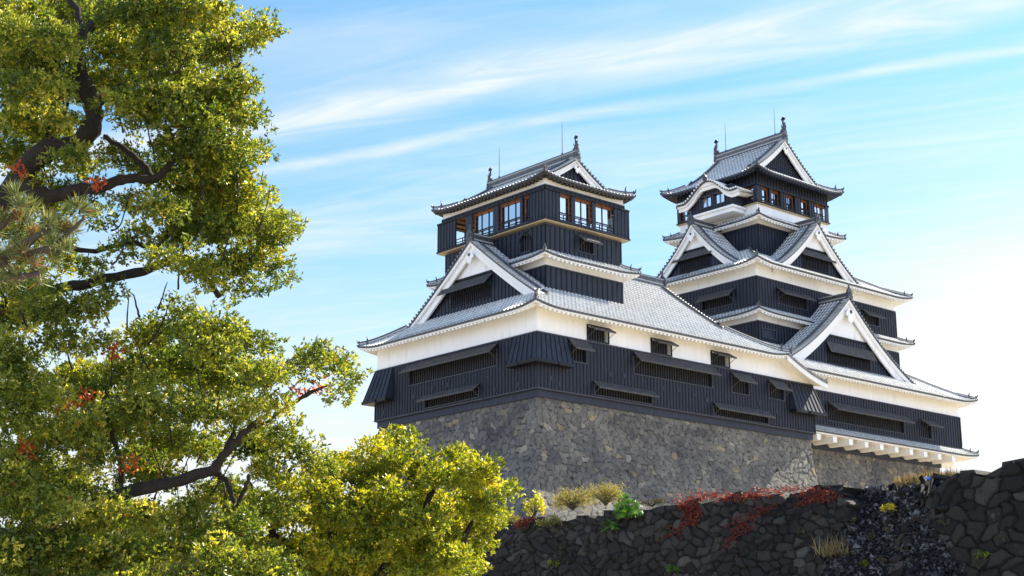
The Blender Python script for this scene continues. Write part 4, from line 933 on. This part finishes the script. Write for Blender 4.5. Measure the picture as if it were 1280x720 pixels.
def rubble():
    rng = np.random.default_rng(8); N = 13000
    def prof(t, y):
        x = np.where(t < 0, XW + .55 - t * 3.6, XW + .55 - t * 1.9); z = np.where(t < 0, ZT - .32 - t * .35, ZT - .32 - t * 4.2)
        return x - .25 * np.sin(y * 1.9 + t * 4), z + .10 * np.sin(y * 2.7 + 1)
    ys = rng.uniform(-64.3, -59.4, N); t = rng.uniform(-.72, 1.25, N); x, z = prof(t, ys); z += rng.uniform(-.06, .12, N)
    r = rng.gamma(2.0, .019, N) + .028
    base = np.array([(1, 0, 0), (-1, 0, 0), (0, 1, 0), (0, -1, 0), (0, 0, 1), (0, 0, -1), (.62, .62, .62), (-.62, .62, .62), (.62, -.62, .62), (-.62, -.62, .62), (.62, .62, -.62), (-.62, .62, -.62), (.62, -.62, -.62), (-.62, -.62, -.62)], float)
    tri = []
    for sx in (0, 1):
        for sy in (2, 3):
            for sz in (4, 5):
                c = 6 + (sx == 1) + 2 * (sy == 3) + 4 * (sz == 5); tri += [(sx, sy, c), (sy, sz, c), (sz, sx, c)]
    tri = np.array(tri); nb = len(base)
    A = rng.normal(size=(N, 3, 3)) * .24 + np.eye(3)
    co = np.einsum('nij,kj->nki', A, base) * r[:, None, None] * rng.uniform(.75, 1.25, (N, nb, 1)) + np.stack([x, ys, z], -1)[:, None, :]
    f = (tri[None] + (np.arange(N) * nb)[:, None, None]).reshape(-1, 3)
    o = np_mesh('rubble', co.reshape(-1, 3), f, 'rubble'); o['kind'] = 'stuff'; tag(o, 'loose grey rubble of small stones spilling out of the gap in the rampart', 'rubble')
    tn = np.repeat(rng.uniform(0, 1, N), nb); a = o.data.attributes.new('tone', 'FLOAT', 'POINT'); a.data.foreach_set('value', tn.astype(np.float32)); b = o.data.attributes.new('joint', 'FLOAT', 'POINT'); b.data.foreach_set('value', np.ones(N * nb, np.float32))
    nx, ny = 40, 24; S, Y = np.meshgrid(np.linspace(-.75, 1.3, nx), np.linspace(-64.6, -59, ny)); X, Zz = prof(S, Y); Zz = Zz - .06
    idx = np.arange(nx * ny).reshape(ny, nx); e = np_mesh('earth_slope', np.stack([X, Y, Zz], -1).reshape(-1, 3), np.stack([idx[:-1, :-1], idx[:-1, 1:], idx[1:, 1:], idx[1:, :-1]], -1).reshape(-1, 4), M_dark_earth); e['kind'] = 'structure'
M['dark_earth'] = simple('dark_earth', (.05, .045, .04), .95, .4, 3); M_dark_earth = 'dark_earth'
rubble()

# ------------------------------------------------------------------ foliage
def leaf_mesh(name, base, axis, length, width, tone, m, parent=None, fold=.25, seed=0):
    """folded leaf blades: base points, axis vectors, arrays of length/width/tone"""
    rng = np.random.default_rng(seed); N = len(base); a = axis / np.linalg.norm(axis, axis=1, keepdims=True)
    rv = rng.normal(size=(N, 3)); s = np.cross(a, rv); s /= np.linalg.norm(s, axis=1, keepdims=True) + 1e-9; nrm = np.cross(a, s)
    L = np.broadcast_to(length, (N,))[:, None]; W = np.broadcast_to(width, (N,))[:, None]
    v = np.empty((N, 4, 3)); v[:, 0] = base; v[:, 1] = base + a * L * .48 + s * W * .5 + nrm * W * fold; v[:, 2] = base + a * L - nrm * L * .12; v[:, 3] = base + a * L * .48 - s * W * .5 + nrm * W * fold
    k = (np.arange(N) * 4)[:, None]; f = np.concatenate([k + [0, 1, 2], k + [0, 2, 3]], 0)
    o = np_mesh(name, v.reshape(-1, 3), f, m, parent)
    at_ = o.data.attributes.new('tone', 'FLOAT', 'POINT'); at_.data.foreach_set('value', np.repeat(np.clip(tone, 0, 1), 4).astype(np.float32)); return o
def crown_points(clumps, rng, per=78, sub_r=(.17, .36), density=1.0):
    """clumps: (x,y,z,r). returns leaf bases, axes, per-leaf tone: leaves grow in rosettes at twig ends over many small tufts"""
    B, A, T = [], [], []
    for (x, y, z, r) in clumps:
        c = np.array((x, y, z - .16 * r)); n = max(5, int(density * 66 * (r / .9) ** 2))
        d = rng.normal(size=(n, 3)); d /= np.linalg.norm(d, axis=1, keepdims=True); d[:, 2] = np.abs(d[:, 2]) * .9 + d[:, 2] * .1 * 1 - .25 * (rng.random(n) < .4)
        cen = c + d * r * rng.uniform(.35, 1.0, (n, 1)) * np.array((1, 1, .85))
        for q, dd in zip(cen, d):
            sr = rng.uniform(*sub_r); ros = max(6, int(per / 6 * (sr / .27) ** 2))
            e = rng.normal(size=(ros, 3)); e /= np.linalg.norm(e, axis=1, keepdims=True); e[:, 2] = e[:, 2] * .7 + .25
            tip = q + e * sr * rng.uniform(.45, 1, (ros, 1)) ** .6; tt = rng.normal(.48, .2) 
            k = 6; lb = np.repeat(tip, k, 0) + rng.normal(size=(ros * k, 3)) * .022; la = np.repeat(e, k, 0) * .8 + rng.normal(size=(ros * k, 3)) * .75
            B.append(lb); A.append(la); T.append(np.repeat(tt + rng.normal(0, .10, ros), k) + rng.normal(0, .10, ros * k))
    return np.concatenate(B), np.concatenate(A), np.concatenate(T)
def limb(mb, pts, r0, r1, n=9, seed=0, wig=.04):
    rnd = random.Random(seed); P = [Vector(p) for p in pts]; path = []; rs = []
    m = 5; tot = (len(P) - 1) * m
    for i in range(len(P) - 1):
        p0, p1, p2, p3 = P[max(i - 1, 0)], P[i], P[i + 1], P[min(i + 2, len(P) - 1)]
        for j in range(m + (i == len(P) - 2)):
            t = j / m; q = .5 * ((2 * p1) + (p2 - p0) * t + (2 * p0 - 5 * p1 + 4 * p2 - p3) * t * t + (3 * p1 - p0 - 3 * p2 + p3) * t ** 3)
            f = (i * m + j) / tot; r = r0 + (r1 - r0) * f; path.append(q + Vector([rnd.uniform(-1, 1) * wig for _ in range(3)])); rs.append(r * rnd.uniform(.9, 1.12))
    mb.tube(path, rs, n)
def px_clumps(lst, rng, D, spread):
    out = []
    for q in lst:
        px, py, r = q[:3]; d = D + (q[3] if len(q) > 3 else rng.uniform(-spread, spread)); p = at(px, py, d); out.append((p.x, p.y, p.z, r * d / FPX))
    return out
DT = 29.0
def big_tree():
    t = thing('camphor_tree', 'large old camphor tree with dark twisting limbs filling the left edge of the view', 'tree', (at(-230, 900, DT).x, at(-230, 900, DT).y, -24.3), 'camphor trees')
    mb = MB(); A = lambda px, py, dd=0: at(px, py, DT + dd)
    base = Vector((at(-260, 800, DT).x, at(-260, 800, DT).y, -24.6))
    fork = A(-215, 560)
    limb(mb, [base, base * .6 + fork * .4 + Vector((.1, .1, 0)), fork], .85, .6, 14, 1)
    LB = [([(-215, 560), (-90, 380), (-20, 285), (22, 225), (52, 192), (100, 176), (117, 150), (112, 120), (100, 92), (97, 65), (107, 38), (140, 17), (178, 3), (230, -40)], .42, .10, 0),
          ([(117, 150), (125, 128), (160, 106), (195, 96), (222, 90), (240, 70)], .15, .06, .4),
          ([(105, 38), (95, 12), (80, -15), (60, -60)], .12, .06, .5),
          ([(22, 225), (60, 245), (90, 238), (130, 232), (165, 222), (190, 225), (208, 212), (225, 190), (245, 176)], .22, .06, -.6),
          ([(130, 170), (160, 190), (180, 208), (190, 225)], .08, .09, -.2),
          ([(-150, 470), (-60, 420), (0, 385), (70, 362), (120, 352), (180, 338), (226, 322), (255, 345), (275, 372)], .24, .06, .7),
          ([(60, 300), (110, 314), (160, 304), (200, 312)], .09, .05, 1.2),
          ([(-215, 560), (-120, 640), (0, 672), (60, 672), (115, 650), (150, 618), (215, 602), (262, 588), (282, 566), (300, 545), (322, 528)], .34, .05, -.9),
          ([(262, 590), (282, 600), (295, 630), (306, 610), (312, 592)], .09, .04, -.9),
          ([(278, 572), (290, 545), (298, 520), (310, 500)], .07, .03, -.9),
          ([(150, 618), (150, 580), (140, 540), (128, 500)], .09, .04, -1.5),
          ([(-100, 420), (-20, 440), (30, 490), (80, 520), (130, 560)], .16, .06, 1.5),
          ([(360, 510), (390, 490), (410, 480)], .05, .02, -.3), ([(300, 545), (330, 530), (365, 505), (400, 484)], .05, .03, -.6),
          ([(60, 190), (58, 140), (45, 90), (40, 40), (38, -10)], .10, .05, 1.6), ([(62, 180), (85, 130), (60, 80)], .06, .03, 1.9),
          ([(288, 160), (293, 130), (288, 92), (302, 80)], .05, .025, 0), ([(270, 148), (290, 120), (305, 85)], .05, .025, .3),
          ([(226, 322), (240, 290), (262, 262)], .05, .025, .5), ([(180, 338), (205, 300), (210, 262)], .05, .02, .2), ([(260, 330), (290, 330), (320, 320)], .04, .02, .3)]
    for i, (pts, r0, r1, dd) in enumerate(LB): limb(mb, [A(x, y, dd * min(1, .3 + j * .2)) for j, (x, y) in enumerate(pts)], r0 * .62, r1 * .85, 10, i + 5, .025)
    rnd = random.Random(3)
    for i in range(90):                                            # small twigs
        x, y = rnd.uniform(0, 330), rnd.uniform(10, 690); dx = rnd.uniform(-22, 30); dd = rnd.uniform(-1.5, 1.5)
        limb(mb, [A(x, y, dd), A(x + dx * .5, y - rnd.uniform(10, 28), dd), A(x + dx, y - rnd.uniform(30, 60), dd + .2)], .022, .008, 5, i + 60, .01)
    mb.build('trunk', 'bark', t, True)
    rng = np.random.default_rng(12)
    up = [(20, 20, 55), (95, 15, 50), (165, 25, 50), (225, 15, 48), (275, 20, 34), (30, 90, 60), (150, 70, 48), (205, 65, 45), (255, 70, 48), (300, 55, 32), (325, 42, 25), (40, 150, 55), (165, 140, 45), (215, 135, 48), (262, 125, 45), (300, 110, 26), (308, 150, 28), (15, 200, 40), (225, 190, 42), (270, 185, 45), (310, 190, 24), (328, 198, 16), (250, 240, 48), (295, 235, 36), (90, 205, 34), (150, 200, 30), (245, 290, 48), (295, 290, 44), (335, 285, 34), (355, 280, 22), (335, 325, 26), (300, 335, 36), (345, 345, 14), (255, 345, 26), (200, 265, 30), (165, 260, 22), (195, 330, 20), (200, 225, 34), (230, 330, 26), (215, 300, 28), (260, 210, 40), (185, 120, 36), (240, 160, 40), (285, 210, 30), (275, 265, 40), (310, 250, 24), (340, 300, 26), (120, 235, 18), (40, 235, 30), (95, 250, 22), (60, 300, 24), (130, 275, 18), (20, 290, 30), (85, 330, 22), (170, 300, 20), (320, 362, 16), (288, 368, 18), (80, 110, 40), (135, 45, 36), (60, 55, 40),
          (30, 330, 34), (70, 395, 38), (110, 385, 26), (20, 400, 42), (140, 372, 18), (110, 340, 16), (150, 320, 16)]
    lo_ = [(185, 425, 36), (225, 415, 34), (275, 420, 38), (310, 430, 34), (250, 460, 44), (200, 470, 40), (300, 475, 46), (345, 470, 26), (150, 470, 28), (115, 505, 40), (170, 520, 42), (235, 520, 42), (300, 520, 34), (340, 510, 24), (35, 500, 40), (70, 550, 44), (20, 570, 40), (120, 575, 36), (175, 575, 30), (15, 630, 38), (60, 630, 40), (110, 620, 26), (30, 670, 28), (395, 445, 22), (420, 460, 22), (440, 478, 16), (385, 470, 18), (432, 500, 14), (375, 450, 12), (340, 555, 26), (375, 570, 26), (250, 560, 18), (335, 590, 28), (400, 590, 26), (120, 670, 28), (170, 650, 36), (230, 645, 34), (200, 690, 40), (260, 690, 38), (130, 700, 30), (300, 660, 32), (345, 640, 30), (320, 700, 36), (10, 455, 26), (50, 450, 20), (225, 385, 14), (365, 540, 12)]
    cl = px_clumps(up + lo_, rng, DT, 1.5)
    front = px_clumps([(10, 440, 34), (30, 480, 34), (0, 360, 40), (40, 370, 30), (80, 430, 30), (25, 530, 36), (60, 500, 30), (115, 430, 24), (0, 500, 40), (20, 120, 36), (70, 60, 34), (10, 40, 40), (60, 110, 26), (70, 150, 20), (30, 690, 46), (90, 690, 40), (60, 640, 40), (130, 650, 40), (20, 640, 40), (160, 690, 36), (0, 600, 46), (10, 700, 46), (30, 735, 50), (100, 735, 50), (170, 735, 50), (240, 735, 50), (310, 735, 50), (280, 700, 36), (340, 720, 36), (190, 500, 40), (100, 540, 36), (260, 440, 36), (320, 470, 30)], rng, DT - 2.0, .4)
    back = px_clumps([(200, 460, 60), (280, 480, 60), (130, 540, 60), (230, 560, 60), (160, 660, 60), (260, 670, 60), (60, 680, 60), (320, 560, 40), (200, 100, 70), (260, 140, 60), (270, 270, 60), (150, 30, 60), (230, 40, 60), (320, 640, 50), (10, 60, 80), (70, 30, 60), (40, 160, 60), (110, 110, 50), (60, 260, 34), (100, 480, 50), (60, 600, 60), (180, 600, 44), (270, 620, 40)], rng, DT + 3.0, .5)
    B, Ax, T = crown_points(cl + back + front, rng, 80)
    T += .10 * np.sin(B[:, 0] * 1.7) * np.sin(B[:, 2] * 1.3)
    n = len(B); pick = rng.random(n) < .004; T = np.clip(T, 0, .94); T[pick] = rng.uniform(.965, 1, pick.sum())
    leaf_mesh('crown', B, Ax, rng.uniform(.05, .115, n), rng.uniform(.028, .055, n), T, 'leaf', t, seed=1)
    rl = px_clumps([(375, 492, 10, 0), (400, 487, 9, 0), (85, 510, 14, -1.5), (25, 565, 12, -1.5), (110, 495, 10, -1.5), (105, 648, 12, -1.5), (70, 655, 9, -1.5), (60, 690, 9, -1.5), (140, 440, 8, -1.5), (160, 585, 8, -1.5), (120, 232, 7, -1.5), (20, 215, 6, -1.5)], rng, DT, .3)
    B, Ax, T = crown_points(rl, rng, 16, (.08, .22), .12); k = rng.random(len(B)) < .22; B, Ax = B[k], Ax[k]; leaf_mesh('red_leaves', B, Ax, .1, .055, np.full(len(B), .98) + rng.normal(0, .01, len(B)), 'leaf', t, seed=2)
    return n
print('leaves', big_tree())
def low_tree():
    D = 33.0; A = lambda px, py, dd=0: at(px, py, D + dd)
    b = A(450, 980); t = thing('camphor_tree', 'bright yellow-green rounded tree in front of the grey castle base', 'tree', (b.x, b.y, -24.3), 'camphor trees')
    mb = MB(); limb(mb, [Vector((b.x, b.y, -24.5)), A(455, 860), A(440, 760)], .38, .28, 12, 2)
    for i, pts in enumerate([[(440, 760), (420, 690), (415, 640), (425, 600)], [(440, 760), (500, 690), (530, 640), (545, 600)], [(445, 750), (560, 700), (590, 650)], [(440, 760), (360, 690), (330, 640), (310, 600)], [(418, 650), (400, 625), (420, 610)], [(470, 720), (480, 660), (490, 600)]]): limb(mb, [A(x, y, .3 * i - .8) for x, y in pts], .16, .04, 8, i + 30)
    mb.build('trunk', 'bark', t, True)
    rng = np.random.default_rng(31)
    c = [(500, 556, 16), (490, 580, 24), (522, 592, 26), (566, 574, 18), (580, 580, 18), (560, 600, 34), (598, 590, 22), (605, 612, 24), (625, 618, 14), (600, 640, 28), (590, 665, 28), (565, 640, 36), (520, 630, 40), (470, 600, 34), (430, 595, 30), (400, 610, 26), (440, 640, 40), (480, 660, 44), (540, 685, 40), (585, 690, 22), (500, 710, 40), (440, 700, 40), (390, 650, 34), (395, 700, 38), (350, 690, 34), (340, 650, 26), (610, 680, 10), (545, 715, 36), (590, 715, 18), (455, 575, 20), (375, 620, 20), (500, 548, 12), (512, 564, 14), (612, 590, 12), (636, 612, 9), (620, 655, 12), (420, 582, 18), (345, 605, 22), (320, 640, 24), (300, 690, 28), (470, 560, 14)]
    cl = px_clumps(c, rng, D, 1.2) + px_clumps([(420, 650, 36), (480, 630, 36), (530, 660, 40), (470, 690, 40), (420, 700, 40), (370, 720, 40), (440, 735, 40), (520, 730, 40), (400, 620, 30), (560, 700, 34)], rng, D - 1.9, .3) + px_clumps([(450, 660, 70), (540, 660, 60), (400, 690, 60)], rng, D + 2.2, .3)
    B, Ax, T = crown_points(cl, rng, 84); n = len(B)
    leaf_mesh('crown', B, Ax, rng.uniform(.055, .12, n), rng.uniform(.032, .06, n), T + .02, 'leaf2', t, seed=3); return n
print('leaves', low_tree())
def pine():
    D = 12.0; A = lambda px, py, dd=0: at(px, py, D + dd)
    b = A(-330, 900); t = thing('pine_tree', 'pine with pale long needles reaching in from the left edge', 'tree', (b.x, b.y, -24.3))
    mb = MB(); limb(mb, [Vector((b.x, b.y, -24.5)), A(-325, 700), A(-320, 300), A(-300, 100)], .22, .10, 12, 4)
    for pts in ([(-318, 420), (-200, 370), (-80, 335), (0, 322), (55, 312), (90, 288), (105, 270)], [(-80, 335), (-30, 300), (10, 275), (25, 255)], [(0, 322), (20, 345), (50, 340)], [(10, 320), (40, 300), (60, 285)], [(-60, 330), (-20, 345), (15, 350)]): limb(mb, [A(x, y) for x, y in pts], .05, .012, 7, 9, .008)
    mb.build('trunk', 'twig', t, True)
    rng = np.random.default_rng(5); B, Ax, T = [], [], []
    for px, py in [(18, 250), (5, 275), (30, 278), (55, 280), (40, 300), (62, 300), (20, 310), (75, 292), (88, 285), (100, 268), (5, 320), (45, 325), (70, 318), (20, 345), (55, 345), (-15, 300), (-20, 260), (-30, 330), (82, 312), (0, 350), (35, 262)]:
        for _ in range(2):
            p = np.array(A(px + rng.uniform(-8, 8), py + rng.uniform(-8, 8), rng.uniform(-.25, .25))); d = np.array((rng.normal(0, .4), rng.normal(0, .4), rng.uniform(.4, 1))); n = 85
            B.append(p + rng.normal(size=(n, 3)) * .012); Ax.append(d + rng.normal(size=(n, 3)) * .55); T.append(rng.normal(.5 + (.35 if rng.random() < .2 else 0), .2, n))
    B, Ax, T = map(np.concatenate, (B, Ax, T)); n = len(B)
    leaf_mesh('crown', B, Ax, rng.uniform(.09, .15, n), rng.uniform(.003, .005, n), T, 'pine', t, .1, 6)
pine()
def shrub(name, label, cat, p, spread, h, n, size, m, seed, tone=.5, up=.5, group=None, asp=.5):
    rng = np.random.default_rng(seed); p = Vector(p); t = thing(name, label, cat, p, group); mb = MB(); B, Ax, T = [], [], []
    k = max(4, n // 40)
    for i in range(k):
        a = rng.uniform(0, 6.28); r = rng.random() ** .6; e = p + Vector((math.cos(a) * r * spread[0], math.sin(a) * r * spread[1], h * rng.uniform(.45, 1) * (1 - .45 * r)))
        limb(mb, [p + (e - p) * .02, p + (e - p) * .5 + Vector((0, 0, h * .12)), e], .018, .006, 5, seed + i, .01)
        m_ = n // k; q = np.array(e) + rng.normal(size=(m_, 3)) * np.array((spread[0], spread[1], h)) * .16; B.append(q); Ax.append(rng.normal(size=(m_, 3)) + np.array((0, 0, up))); T.append(rng.normal(tone, .1) + rng.normal(0, .18, m_))
    mb.build('stems', 'twig', t); B, Ax, T = map(np.concatenate, (B, Ax, T)); leaf_mesh('leaves', B, Ax, size * rng.uniform(.7, 1.2, len(B)), size * asp, T, m, t, seed=seed); return t
def plants():
    H = lambda px, py, dx=.3: hit(px, py, XW + dx)
    shrub('shrub', 'small yellow-leaved shrub at the left end of the rampart top', 'shrub', H(668, 645), (.35, .45), .85, 420, .13, 'leaf2', 41, .75, .3, None, .6)
    shrub('shrub', 'low olive shrub on the rampart nearer the yellow-leaved shrub', 'shrub', H(716, 638), (.5, .95), .85, 2200, .07, 'shrubleaf', 42, .6)
    shrub('shrub', 'olive shrub on the rampart touching the bright green plant', 'shrub', H(757, 632), (.5, .75), .9, 1900, .07, 'shrubleaf', 43, .65)
    shrub('shrub', 'tangle of reddish twigs spilling over the rampart under the yellow shrub', 'shrub', H(658, 662, -.2), (.3, .8), .5, 420, .09, 'redleaf', 44, .25)
    shrub('shrub', 'trailing grey-green growth hanging over the rampart edge below the olive shrubs', 'shrub', H(690, 660, -.35), (.25, .8), .45, 700, .07, 'shrubleaf', 45, .3)
    # fan-leaved plants
    for (px, py, n, sz, lab, sd) in ((785, 650, 80, .40, 'bright green plant with big fan leaves on the rampart edge', 51), (762, 668, 24, .28, 'smaller fan-leaved plant rooted in the wall below the big one', 52)):
        p = H(px, py, -.25); t = thing('fan_leaf_plant', lab, 'plant', p, 'fan-leaved plants'); rng = np.random.default_rng(sd); mb = MB(); V, Fa, T = [], [], []
        for i in range(n):
            d = rng.normal(size=3); d /= np.linalg.norm(d); d[2] = abs(d[2]) * 1.0; d[0] = -abs(d[0]) * .6 + .2 * rng.random(); e = np.array(p) + d * np.array((.5, .66, .85)) * (sz / .36) * rng.uniform(.6, 1) + np.array((0, 0, .15))
            mb.tube([p, Vector(p).lerp(Vector(e), .5) + Vector((0, 0, .06)), Vector(e)], [.012, .009, .006], 5)
            nrm = d * .5 + np.array((-.3, -.2, .8)) + rng.normal(size=3) * .35; nrm /= np.linalg.norm(nrm); a = np.cross(nrm, rng.normal(size=3)); a /= np.linalg.norm(a); b_ = np.cross(nrm, a); k0 = len(V); V.append(e); tn = rng.random()
            m_ = 14
            for j in range(m_):
                an = 2 * math.pi * j / m_; r = sz * (.45 if j % 2 == 0 else .2); V.append(e + a * r * math.cos(an) + b_ * r * math.sin(an) - nrm * r * .3)
            Fa += [(k0, k0 + 1 + j, k0 + 1 + (j + 1) % m_) for j in range(m_)]; T += [tn] * (m_ + 1)
        mb.build('stems', 'twig', t); o = np_mesh('leaves', np.array(V), np.array(Fa), 'greenleaf', t); q = o.data.attributes.new('tone', 'FLOAT', 'POINT'); q.data.foreach_set('value', np.array(T, np.float32))
    # red ivy: creeping stems and small leaves on the stone
    def ivy(label, runs, n, sd, tone):
        rng = np.random.default_rng(sd); p0 = hit(*runs[0][0]); t = thing('red_ivy', label, 'plant', p0, 'red ivy on the rampart'); mb = MB(); B = []
        for run in runs:
            for s in range(6):
                pts = [hit(x + rng.uniform(-10, 10), y + 8 + rng.uniform(-5, 7), XW, (ZT - hit(x, y).z) * .17 + .10) for x, y in run]; limb(mb, pts, .009, .005, 5, int(rng.integers(9999)), .04)
                for a, b in zip(pts[:-1], pts[1:]):
                    k = int(n / 6 * (b - a).length * rng.uniform(.2, 1.6)); u = rng.random((k, 1)); B.append(np.array(a) * (1 - u) + np.array(b) * u + rng.normal(size=(k, 3)) * np.array((.05, .07, .06)))
        mb.build('stems', M['redstem'], t); B = np.concatenate(B); Ax = rng.normal(size=B.shape) + np.array((-.5, 0, -.4)); leaf_mesh('leaves', B, Ax, .085, .06, rng.normal(tone - .08, .22, len(B)), 'redleaf', t, seed=sd)
    M['redstem'] = simple('red_stem', (.16, .035, .025), .8, .3, 4)
    ivy('thick red ivy patch hanging down the dark rampart wall', [[(858, 616), (862, 635), (855, 652), (845, 662)], [(872, 617), (876, 632), (868, 650)], [(850, 620), (870, 624), (878, 640)]], 190, 61, .45)
    ivy('sunlit red ivy creeping along the top edge of the rampart', [[(855, 616), (880, 613), (905, 612), (930, 611), (955, 608), (980, 606), (1010, 605), (1042, 607)], [(900, 614), (935, 612), (975, 609)]], 80, 62, .7)
    ivy('faded brownish ivy in the middle of the rampart wall', [[(968, 622), (950, 632), (932, 642), (915, 655)], [(945, 630), (938, 650), (922, 665), (918, 680)], [(935, 640), (950, 652)]], 90, 63, .2)
    ivy('small red ivy strand near the left lip of the collapsed gap', [[(1045, 612), (1022, 614), (1000, 620)], [(1035, 610), (1010, 616)]], 120, 64, .45)
    # dry plants
    for (px, py, h, n, lab, sd) in ((1053, 697, .8, 90, 'dry straw-coloured weed standing at the foot of the rubble', 71),):
        p = hit(px, py, XW - .4, .55); t = thing('dry_weed', lab, 'plant', p); rng = np.random.default_rng(sd); B = np.array(p) + rng.normal(size=(n, 3)) * np.array((.15, .3, .05)); Ax = rng.normal(size=(n, 3)) * .35 + np.array((0, 0, 1)); leaf_mesh('stalks', B, Ax, h * rng.uniform(.4, 1, n), .014, rng.uniform(0, .5, n), 'drygrass', t, .1, sd)
        mb = MB(); mb.tube([p, p + Vector((0, 0, .3))], [.03, .01], 6); mb.build('stem', 'twig', t)
    rng = np.random.default_rng(77); n = 2600; yy = rng.uniform(-62.9, -60.6, n); xx = rng.uniform(-39.6, -38.2, n); B = np.stack([xx, yy, np.full(n, -16.85)], -1); Ax = rng.normal(size=(n, 3)) * .3 + np.array((0, 0, 1))
    g = leaf_mesh('dry_grass', B, Ax, rng.uniform(.2, .6, n), .022, rng.uniform(0, 1, n), 'drygrass', None, .1, 7); g['kind'] = 'stuff'; tag(g, 'dry yellow grass along the top of the rubble slope', 'grass')
    t = shrub('flowering_weed', 'small yellow-flowered clump alone on the grey rubble', 'plant', hit(1113, 640, XW + .1), (.2, .3), .22, 260, .08, 'yellowleaf', 78, .6)
    # weeds and moss at the foot of the view
    for i, (px, py, lab) in enumerate(((1095, 712, 'weed growing from the stones under the rubble'), (1165, 716, 'yellow-green weed low in the right part of the rampart'), (1235, 700, 'sparse weed on the large stones near the right edge'), (850, 718, 'vivid green fern tuft at the bottom of the rampart wall'), (700, 712, 'weak yellow weed low on the wall left of the fern'))):
        shrub('wall_weed', lab, 'plant', hit(px, py, XW, .17 * (ZT - hit(px, py).z) + .12), (.12, .4), .3, 170, .07, 'greenleaf' if i == 3 else 'leaf2', 80 + i, .4, .3, 'weeds in the rampart')
M['moss'] = leaf_mat('dull_weed_leaf', [(0, (.03, .028, .014)), (.5, (.07, .065, .025)), (1, (.14, .11, .05))], .3, .7, (1.2, 1.1, .6))
def weeds():
    rng = np.random.default_rng(90)
    for i in range(26):
        px, py = rng.uniform(620, 860), rng.uniform(655, 712)
        shrub('wall_weed', 'small dull weed rooted in the dark rampart stones under the shrubs', 'plant', hit(px, py, XW, .17 * (ZT - hit(px, py).z) + .10), (.12, .25), .22, 90, .055, 'moss', 200 + i, rng.uniform(.1, .7), -.1, 'dull weeds in the rampart')
    for i in range(14):
        px, py = rng.uniform(990, 1275), rng.uniform(650, 716)
        shrub('wall_weed', 'small dull weed rooted among the stones of the right part of the rampart', 'plant', hit(px, py, XW, .17 * (ZT - hit(px, py).z) + .10), (.12, .22), .2, 80, .055, 'moss', 300 + i, rng.uniform(.2, .9), .1, 'dull weeds right of the rubble')
    shrub('shrub', 'low brownish growth along the rampart top left of the red ivy', 'shrub', hit(815, 633, XW + .3), (.3, .7), .3, 500, .06, 'moss', 401, .6)
    shrub('shrub', 'dense low tangle at the far left of the rampart top beside the yellow-green tree', 'shrub', hit(640, 660, XW + .2), (.3, .6), .55, 700, .07, 'shrubleaf', 402, .35)
M['yellowleaf'] = leaf_mat('yellow_petal', [(0, (.45, .33, .02)), (1, (.75, .60, .05))], .3, .6, (1, 1, .6))
plants(); weeds()
def tarps():
    for i, (px, py, lab) in enumerate(((1143, 606, 'small blue sheet lying in the dry grass behind the rubble'), (1160, 601, 'upright blue bundle next to the broken end of the right rampart'))):
        p = hit(px, py, XW + 1.2); mb = MB(); rnd = random.Random(i); w_, h = ((.22, .24), (.18, .36))[i]; rows = []
        for a in range(7):
            f = a / 6; rows.append([(p.x + math.cos(q) * w_ * (1 - .6 * f) * rnd.uniform(.75, 1.1), p.y + math.sin(q) * w_ * (1 - .6 * f) * rnd.uniform(.75, 1.1), p.z - .25 + h * f * rnd.uniform(.92, 1.08)) for q in [2 * math.pi * k / 9 for k in range(9)]])
        mb.grid(rows, 0, None, True); mb.face(rows[-1]); mb.face(rows[0]); tag(mb.build('blue_tarp', 'tarp'), lab, 'tarp', 'blue tarps on the terrace')
tarps()
